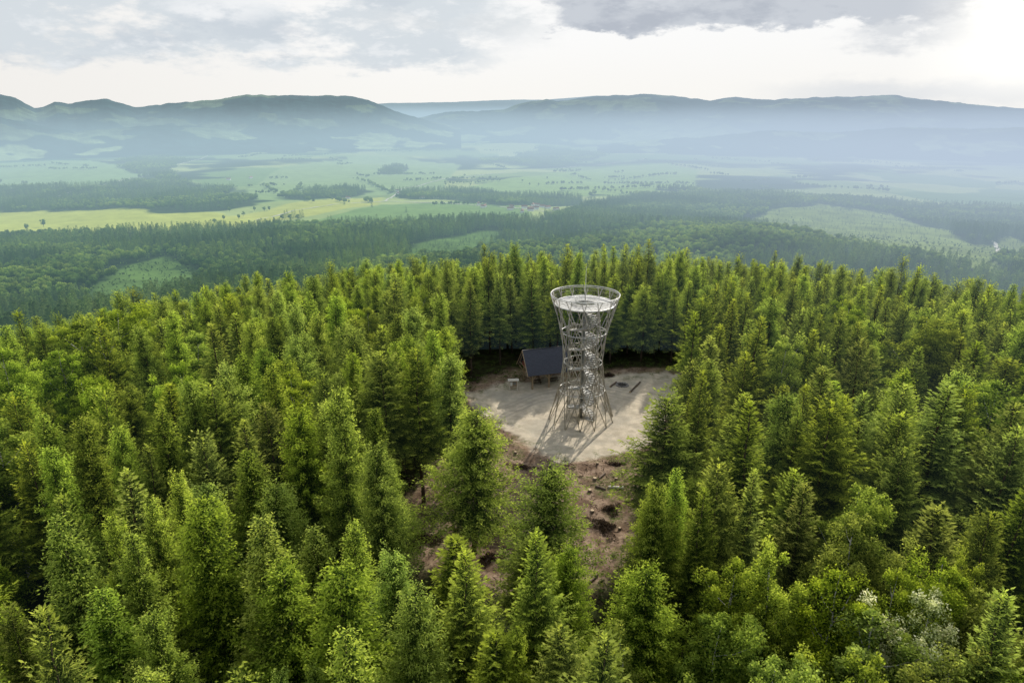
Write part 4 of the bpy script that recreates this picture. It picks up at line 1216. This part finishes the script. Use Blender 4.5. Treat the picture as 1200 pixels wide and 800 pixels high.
def mid_forest():
    g = np.random.default_rng(12)
    n0 = 60000
    az = np.radians(g.uniform(-46, 46, n0)); r = np.sqrt(g.uniform(300**2, 3100**2, n0))
    x = np.sin(az)*r; y = np.cos(az)*r; z = height(x, y)
    px, py, d = project(x, y, z)
    keep = (py > np.interp(px, EDGE_X, EDGE_Y)) & (z < -55)
    n1 = fbm(x/90+3, y/90+1, 3); n2 = fbm(x/260+13, y/260+5, 3)
    cut = np.zeros(n0, bool)
    for P, _ in CUTS: cut |= sdist(P, x, y)+(n1-.5)*90 > 0
    keep &= ~(cut & (g.random(n0) > np.where(px > 700, .45, .85)))
    keep &= g.random(n0) < np.where(r < 1200, 1.0, .85)
    con = n2+(g.random(n0)-.5)*.22+np.where(px > 600, .04, -.03)+.10*np.exp(-((py-270)/14)**2)*(px < 640) > .47
    pick = np.where(con, g.integers(0, 3, n0), 3+g.integers(0, 3, n0))
    sc = np.where(con, g.uniform(.85, 1.35, n0), g.uniform(.8, 1.35, n0))*np.where(r > 1500, 1.08, 1.0)
    sc = np.where(cut, sc*g.uniform(.10, .30, n0), sc)
    k = keep
    rows = np.stack([x, y, z, sc, np.where(con, 1.12, 1.0), g.uniform(0, 6.28, n0), pick], 1)[k]
    point_object('valley_forest', rows, fp)
    print('mid trees', len(rows))
    # woods and hedges farther out
    rows = []
    for P in WOODS:
        A = .5*abs(np.dot(P[:, 0], np.roll(P[:, 1], 1))-np.dot(P[:, 1], np.roll(P[:, 0], 1)))
        bx = P.min(0); tx_ = P.max(0); box = np.prod(tx_-bx)
        m = int(min(3800, A/130)*box/A)
        x = g.uniform(bx[0], tx_[0], m); y = g.uniform(bx[1], tx_[1], m)
        kk = sdist(P, x, y)+(fbm(x/170+2, y/170+6, 3)-.5)*330 > 0; x, y = x[kk], y[kk]; q = len(x)
        n2 = fbm(x/260+13, y/260+5, 3); con = n2+(g.random(q)-.5)*.2 > .42
        rows.append(np.stack([x, y, height(x, y), g.uniform(.95, 1.4, q), np.full(q, 1.1), g.uniform(0, 6.28, q), np.where(con, g.integers(0, 3, q), 3+g.integers(0, 3, q))], 1))
    rows = np.concatenate(rows); point_object('distant_woods', rows, fp); print('woods', len(rows))
    # hedgerows and bushes over the fields
    rows = []
    for k in range(120):
        az = R(g.uniform(-42, 42)); r = g.uniform(2500, 7500); x0, y0 = r*math.sin(az), r*math.cos(az)
        a = g.choice([.55, 2.1])+g.normal(0, .25); L = g.uniform(60, 500); m = int(L/8*g.uniform(.6, 1))+2
        t = g.uniform(-.5, .5, m)*L
        x = x0+np.cos(a)*t+g.normal(0, 6, m); y = y0+np.sin(a)*t+g.normal(0, 6, m)
        rows.append(np.stack([x, y, height(x, y), g.uniform(.5, 1.1, m), np.full(m, 1.2), g.uniform(0, 6.28, m), 3+g.integers(0, 3, m)], 1))
    rows = np.concatenate(rows)
    px, py, d = project(rows[:, 0], rows[:, 1], rows[:, 2]); keep = (py < np.interp(px, EDGE_X, EDGE_Y)-3) & ~((py > 238) & (px < 470))
    point_object('field_hedges', rows[keep], fp)
mid_forest()

# forest road on the right slope
def road():
    pts = [(1146, 275), (1158, 279), (1166, 285), (1169, 292), (1171, 300), (1174, 308)]
    c = np.array([ground(*p)[:2] for p in pts]); m = MB(); w = 4.5
    fine = []
    for i in range(len(c)-1):
        for t in np.linspace(0, 1, 14, endpoint=False): fine.append(c[i]*(1-t)+c[i+1]*t)
    fine = np.array(fine); L = []
    for i in range(len(fine)):
        t = fine[min(i+1, len(fine)-1)]-fine[max(i-1, 0)]; t /= np.linalg.norm(t)+1e-9; n = np.array([-t[1], t[0]])
        row = []
        for s in (-1, 1):
            q = fine[i]+n*w*s; row.append((q[0], q[1], hgt(*q)+1.2))
        L.append(row)
    for i in range(len(L)-1): m.face([L[i][0], L[i][1], L[i+1][1], L[i+1][0]])
    o = m.build('forest_road', solid('road_gravel', (.45, .42, .36), (.6, .57, .5), .1, .95, haze=True)); o['kind'] = 'structure'
road()
def lane(pts, w):
    c = np.array([ground(*p)[:2] for p in pts]); m = MB(); f = []
    for i in range(len(c)-1):
        for t in np.linspace(0, 1, 30, endpoint=False): f.append(c[i]*(1-t)+c[i+1]*t)
    f = np.array(f); t = np.gradient(f, axis=0); t /= np.linalg.norm(t, axis=1, keepdims=True); n = np.stack([-t[:, 1], t[:, 0]], 1)
    l, r_ = f+n*w, f-n*w; zl = height(l[:, 0], l[:, 1])+1.6; zr = height(r_[:, 0], r_[:, 1])+1.6
    for i in range(len(f)-1): m.face([(*r_[i], zr[i]), (*r_[i+1], zr[i+1]), (*l[i+1], zl[i+1]), (*l[i], zl[i])])
    o = m.build('country_road', M['lane']); o['kind'] = 'structure'
M['lane'] = solid('lane_gravel', (.46, .44, .38), (.60, .57, .50), .1, .95, haze=True)
lane([(300, 258), (345, 247), (400, 239), (452, 236), (520, 238), (600, 244), (650, 250)], 4)
lane([(452, 236), (470, 222), (540, 208), (640, 198), (760, 186)], 4)
lane([(-20, 243), (60, 232), (150, 210), (200, 196), (260, 176)], 4)
# village houses far down in the valley
def houses():
    spots = [(268, 211, 'house at the right end of the distant wood'), (294, 209, 'pale house right of the distant wood end'), (408, 233, 'house beside the strip field, left of the hedge'),
             (478, 230, 'long pale farmhouse by the valley hedge'), (497, 229, 'farmhouse right of the long pale one by the hedge'), (598, 246, 'house left in the hamlet at the forest edge'),
             (612, 249, 'middle house of the hamlet at the forest edge'), (628, 245, 'house right in the hamlet at the forest edge'), (242, 158, 'white house below the left mountain slope'), (118, 160, 'pale house low under the left mountains')]
    for k in range(12): spots.append((560+random.uniform(0, 95), 240+random.uniform(0, 9), 'small house of the hazy hamlet between field and forest in the valley centre'))
    for k in range(9): spots.append((440+random.uniform(0, 90), 224+random.uniform(0, 9), 'small house along the far hedge in the valley centre'))
    for i, (px, py, lab) in enumerate(spots):
        p = ground(px, py); s = 1+.5*(i in (3, 8)); e = empty('house', (p[0], p[1], hgt(p[0], p[1])), i*1.3, lab, 'house', None if i < 10 else ('houses of the hazy hamlet' if i < 22 else 'houses along the far hedge'))
        s *= 1.35; e.scale = (1.1, 1.3, 1.25); m = MB(); m.box((0, 0, 2.2), (13*s, 8, 5.4)); w = m.build('wall', 'house_wall', e)
        m = MB(); a, b, z0, z1 = 7*s, 4.6, 4.9, 8.6
        m.face([(-a, -b, z0), (a, -b, z0), (a, 0, z1), (-a, 0, z1)]); m.face([(a, b, z0), (-a, b, z0), (-a, 0, z1), (a, 0, z1)])
        m.face([(-a, b, z0), (-a, -b, z0), (-a, 0, z1)]); m.face([(a, -b, z0), (a, b, z0), (a, 0, z1)]); m.build('roof', 'house_roof', e)
houses()

# ------------------------------------------------------------------ light and sky
SUN_AZ, SUN_EL = 22.5, 30.5
sd = bpy.data.lights.new('sun', 'SUN'); sd.energy = 5.0; sd.angle = R(.6); sd.color = (1.0, .93, .82)
so = bpy.data.objects.new('sun', sd); COL.objects.link(so)
from mathutils import Vector
to_sun = Vector((math.sin(R(SUN_AZ))*math.cos(R(SUN_EL)), math.cos(R(SUN_AZ))*math.cos(R(SUN_EL)), math.sin(R(SUN_EL))))
so.rotation_euler = to_sun.to_track_quat('Z', 'Y').to_euler()
W = bpy.data.worlds.new('World'); S.world = W; W.use_nodes = True
nt = W.node_tree; nt.nodes.clear(); b = NB(nt)
sky = b.n('ShaderNodeTexSky', sky_type='NISHITA'); sky.sun_disc = False
sky.sun_elevation = R(SUN_EL); sky.sun_rotation = R(SUN_AZ); sky.altitude = 750; sky.dust_density = 2.0
tc = b.n('ShaderNodeTexCoord'); sx = b.n('ShaderNodeSeparateXYZ'); nt.links.new(tc.outputs['Generated'], sx.inputs[0])
X, Y, Z = sx.outputs
U = b.m('MULTIPLY', b.m('ARCTAN2', X, Y), 57.2958); Vv = b.m('MULTIPLY', b.m('ARCSINE', Z), 57.2958)
def skyvec(au, av, off=0):
    c = b.n('ShaderNodeCombineXYZ'); b.inp(c.inputs[0], b.m('ADD', b.m('MULTIPLY', U, au), off)); b.inp(c.inputs[1], b.m('MULTIPLY', Vv, av)); c.inputs[2].default_value = off*.37
    return c.outputs[0]
n1 = b.noise(skyvec(.075, .20), 1.6, 8, .6); n2 = b.noise(skyvec(.10, .24, 3.1), 2.6, 9, .62); n3 = b.noise(skyvec(.09, .22, 7.3), 2.0, 8, .62)
def azel(px, py):
    v = ray(px, py); return math.degrees(math.atan2(v[0], v[1])), math.degrees(math.asin(v[2]))
def blob(px0, px1, py0, py1, soft_u, soft_v, wob=1.0, f=None):
    """soft box in azimuth/elevation with noisy border"""
    c = (px0+px1)/2; u0 = azel(px0, 50)[0]; u1 = azel(px1, 50)[0]; v1 = azel(c, py0)[1]; v0 = azel(c, py1)[1]
    w = b.m('MULTIPLY', b.m('SUBTRACT', f or n2, .5), wob)
    uu = b.m('ADD', U, b.m('MULTIPLY', w, 7.0)); vv = b.m('ADD', Vv, b.m('MULTIPLY', w, 3.2))
    a = b.m('MULTIPLY', b.ss(uu, u0-soft_u, u0+soft_u), b.ss(uu, u1+soft_u, u1-soft_u))
    c2 = b.m('MULTIPLY', b.ss(vv, v0-soft_v, v0+soft_v), b.ss(vv, v1+soft_v, v1-soft_v))
    return b.m('MULTIPLY', a, c2)
# bright hazy cloud cover near the horizon
col = b.mix(b.ss(Vv, 0, 6), (.95, .935, .90), (.97, .97, .965))
col = b.mix(b.m('MULTIPLY', b.ss(U, -4, -40), .6), col, (.84, .82, .79))                       # creamy left
def over(col, mask, c, k): return b.mix(b.m('MULTIPLY', mask, k), col, c)
def cut(n, a, c): return b.ss(n, a, c)
mul = lambda a, c: b.m('MULTIPLY', a, c)
left = blob(-400, 575, -80, 72, 4, .7, 1.7, n2)
col = over(col, mul(left, cut(n3, .36, .52)), (.65, .71, .76), .9)
col = over(col, mul(left, cut(n1, .50, .62)), (.55, .61, .68), .5)
col = over(col, mul(left, cut(n2, .54, .68)), (.93, .94, .95), .5)
col = over(col, blob(230, 340, -40, 12, 3, .6, 2.0, n3), (.93, .94, .95), .8)
col = over(col, mul(blob(430, 640, 12, 44, 4, .7, 1.8, n2), cut(n1, .40, .52)), (.70, .74, .77), .7)
dark = blob(652, 1128, -80, 32, 1.0, .28, 1.3, n2)
col = over(col, dark, (.56, .60, .66), .92)
col = over(col, mul(dark, cut(n3, .42, .60)), (.44, .48, .55), .8)
col = over(col, mul(dark, cut(n1, .54, .64)), (.74, .77, .81), .6)
col = over(col, mul(blob(1000, 1132, 16, 56, 2, .7, 1.4, n2), cut(n3, .38, .52)), (.66, .69, .73), .8)
col = over(col, blob(930, 1420, 95, 124, 5, .6, .8, n2), (.70, .73, .77), .7)
glow = b.m('MULTIPLY', b.ss(U, 27, 35), b.ss(Vv, -1.0, 3.5))
col = b.mix(glow, col, (1.12, 1.10, 1.05))
# above the picture: broken cloud with Nishita blue between
up = b.m('MULTIPLY', b.ss(Vv, 8, 18), 1.0)
hi = b.mix(b.ss(n1, .38, .58), sky.outputs[0], (7.0, 7.2, 7.4))
low10 = b.mix(1, col, (8.0, 8.0, 8.0), 'MULTIPLY')
fin = b.mix(up, low10, hi)
# below the horizon
fin = b.mix(b.ss(Vv, -.3, -2.5), fin, (4.8, 5.8, 6.6))
bg = b.n('ShaderNodeBackground'); b.inp(bg.inputs[0], fin); bg.inputs[1].default_value = .125
wo = b.n('ShaderNodeOutputWorld'); nt.links.new(bg.outputs[0], wo.inputs[0])

S.view_settings.view_transform = 'Standard'; S.view_settings.look = 'None'; S.view_settings.exposure = 0; S.view_settings.gamma = 1
S.render.engine = 'CYCLES'
S.cycles.max_bounces = 3; S.cycles.diffuse_bounces = 2; S.cycles.transmission_bounces = 3; S.cycles.glossy_bounces = 2
S.cycles.use_denoising = True
S.cycles.use_adaptive_sampling = True; S.cycles.adaptive_threshold = .03
print('forest', len(FOREST), {k: len(v) for k, v in REST.items()})
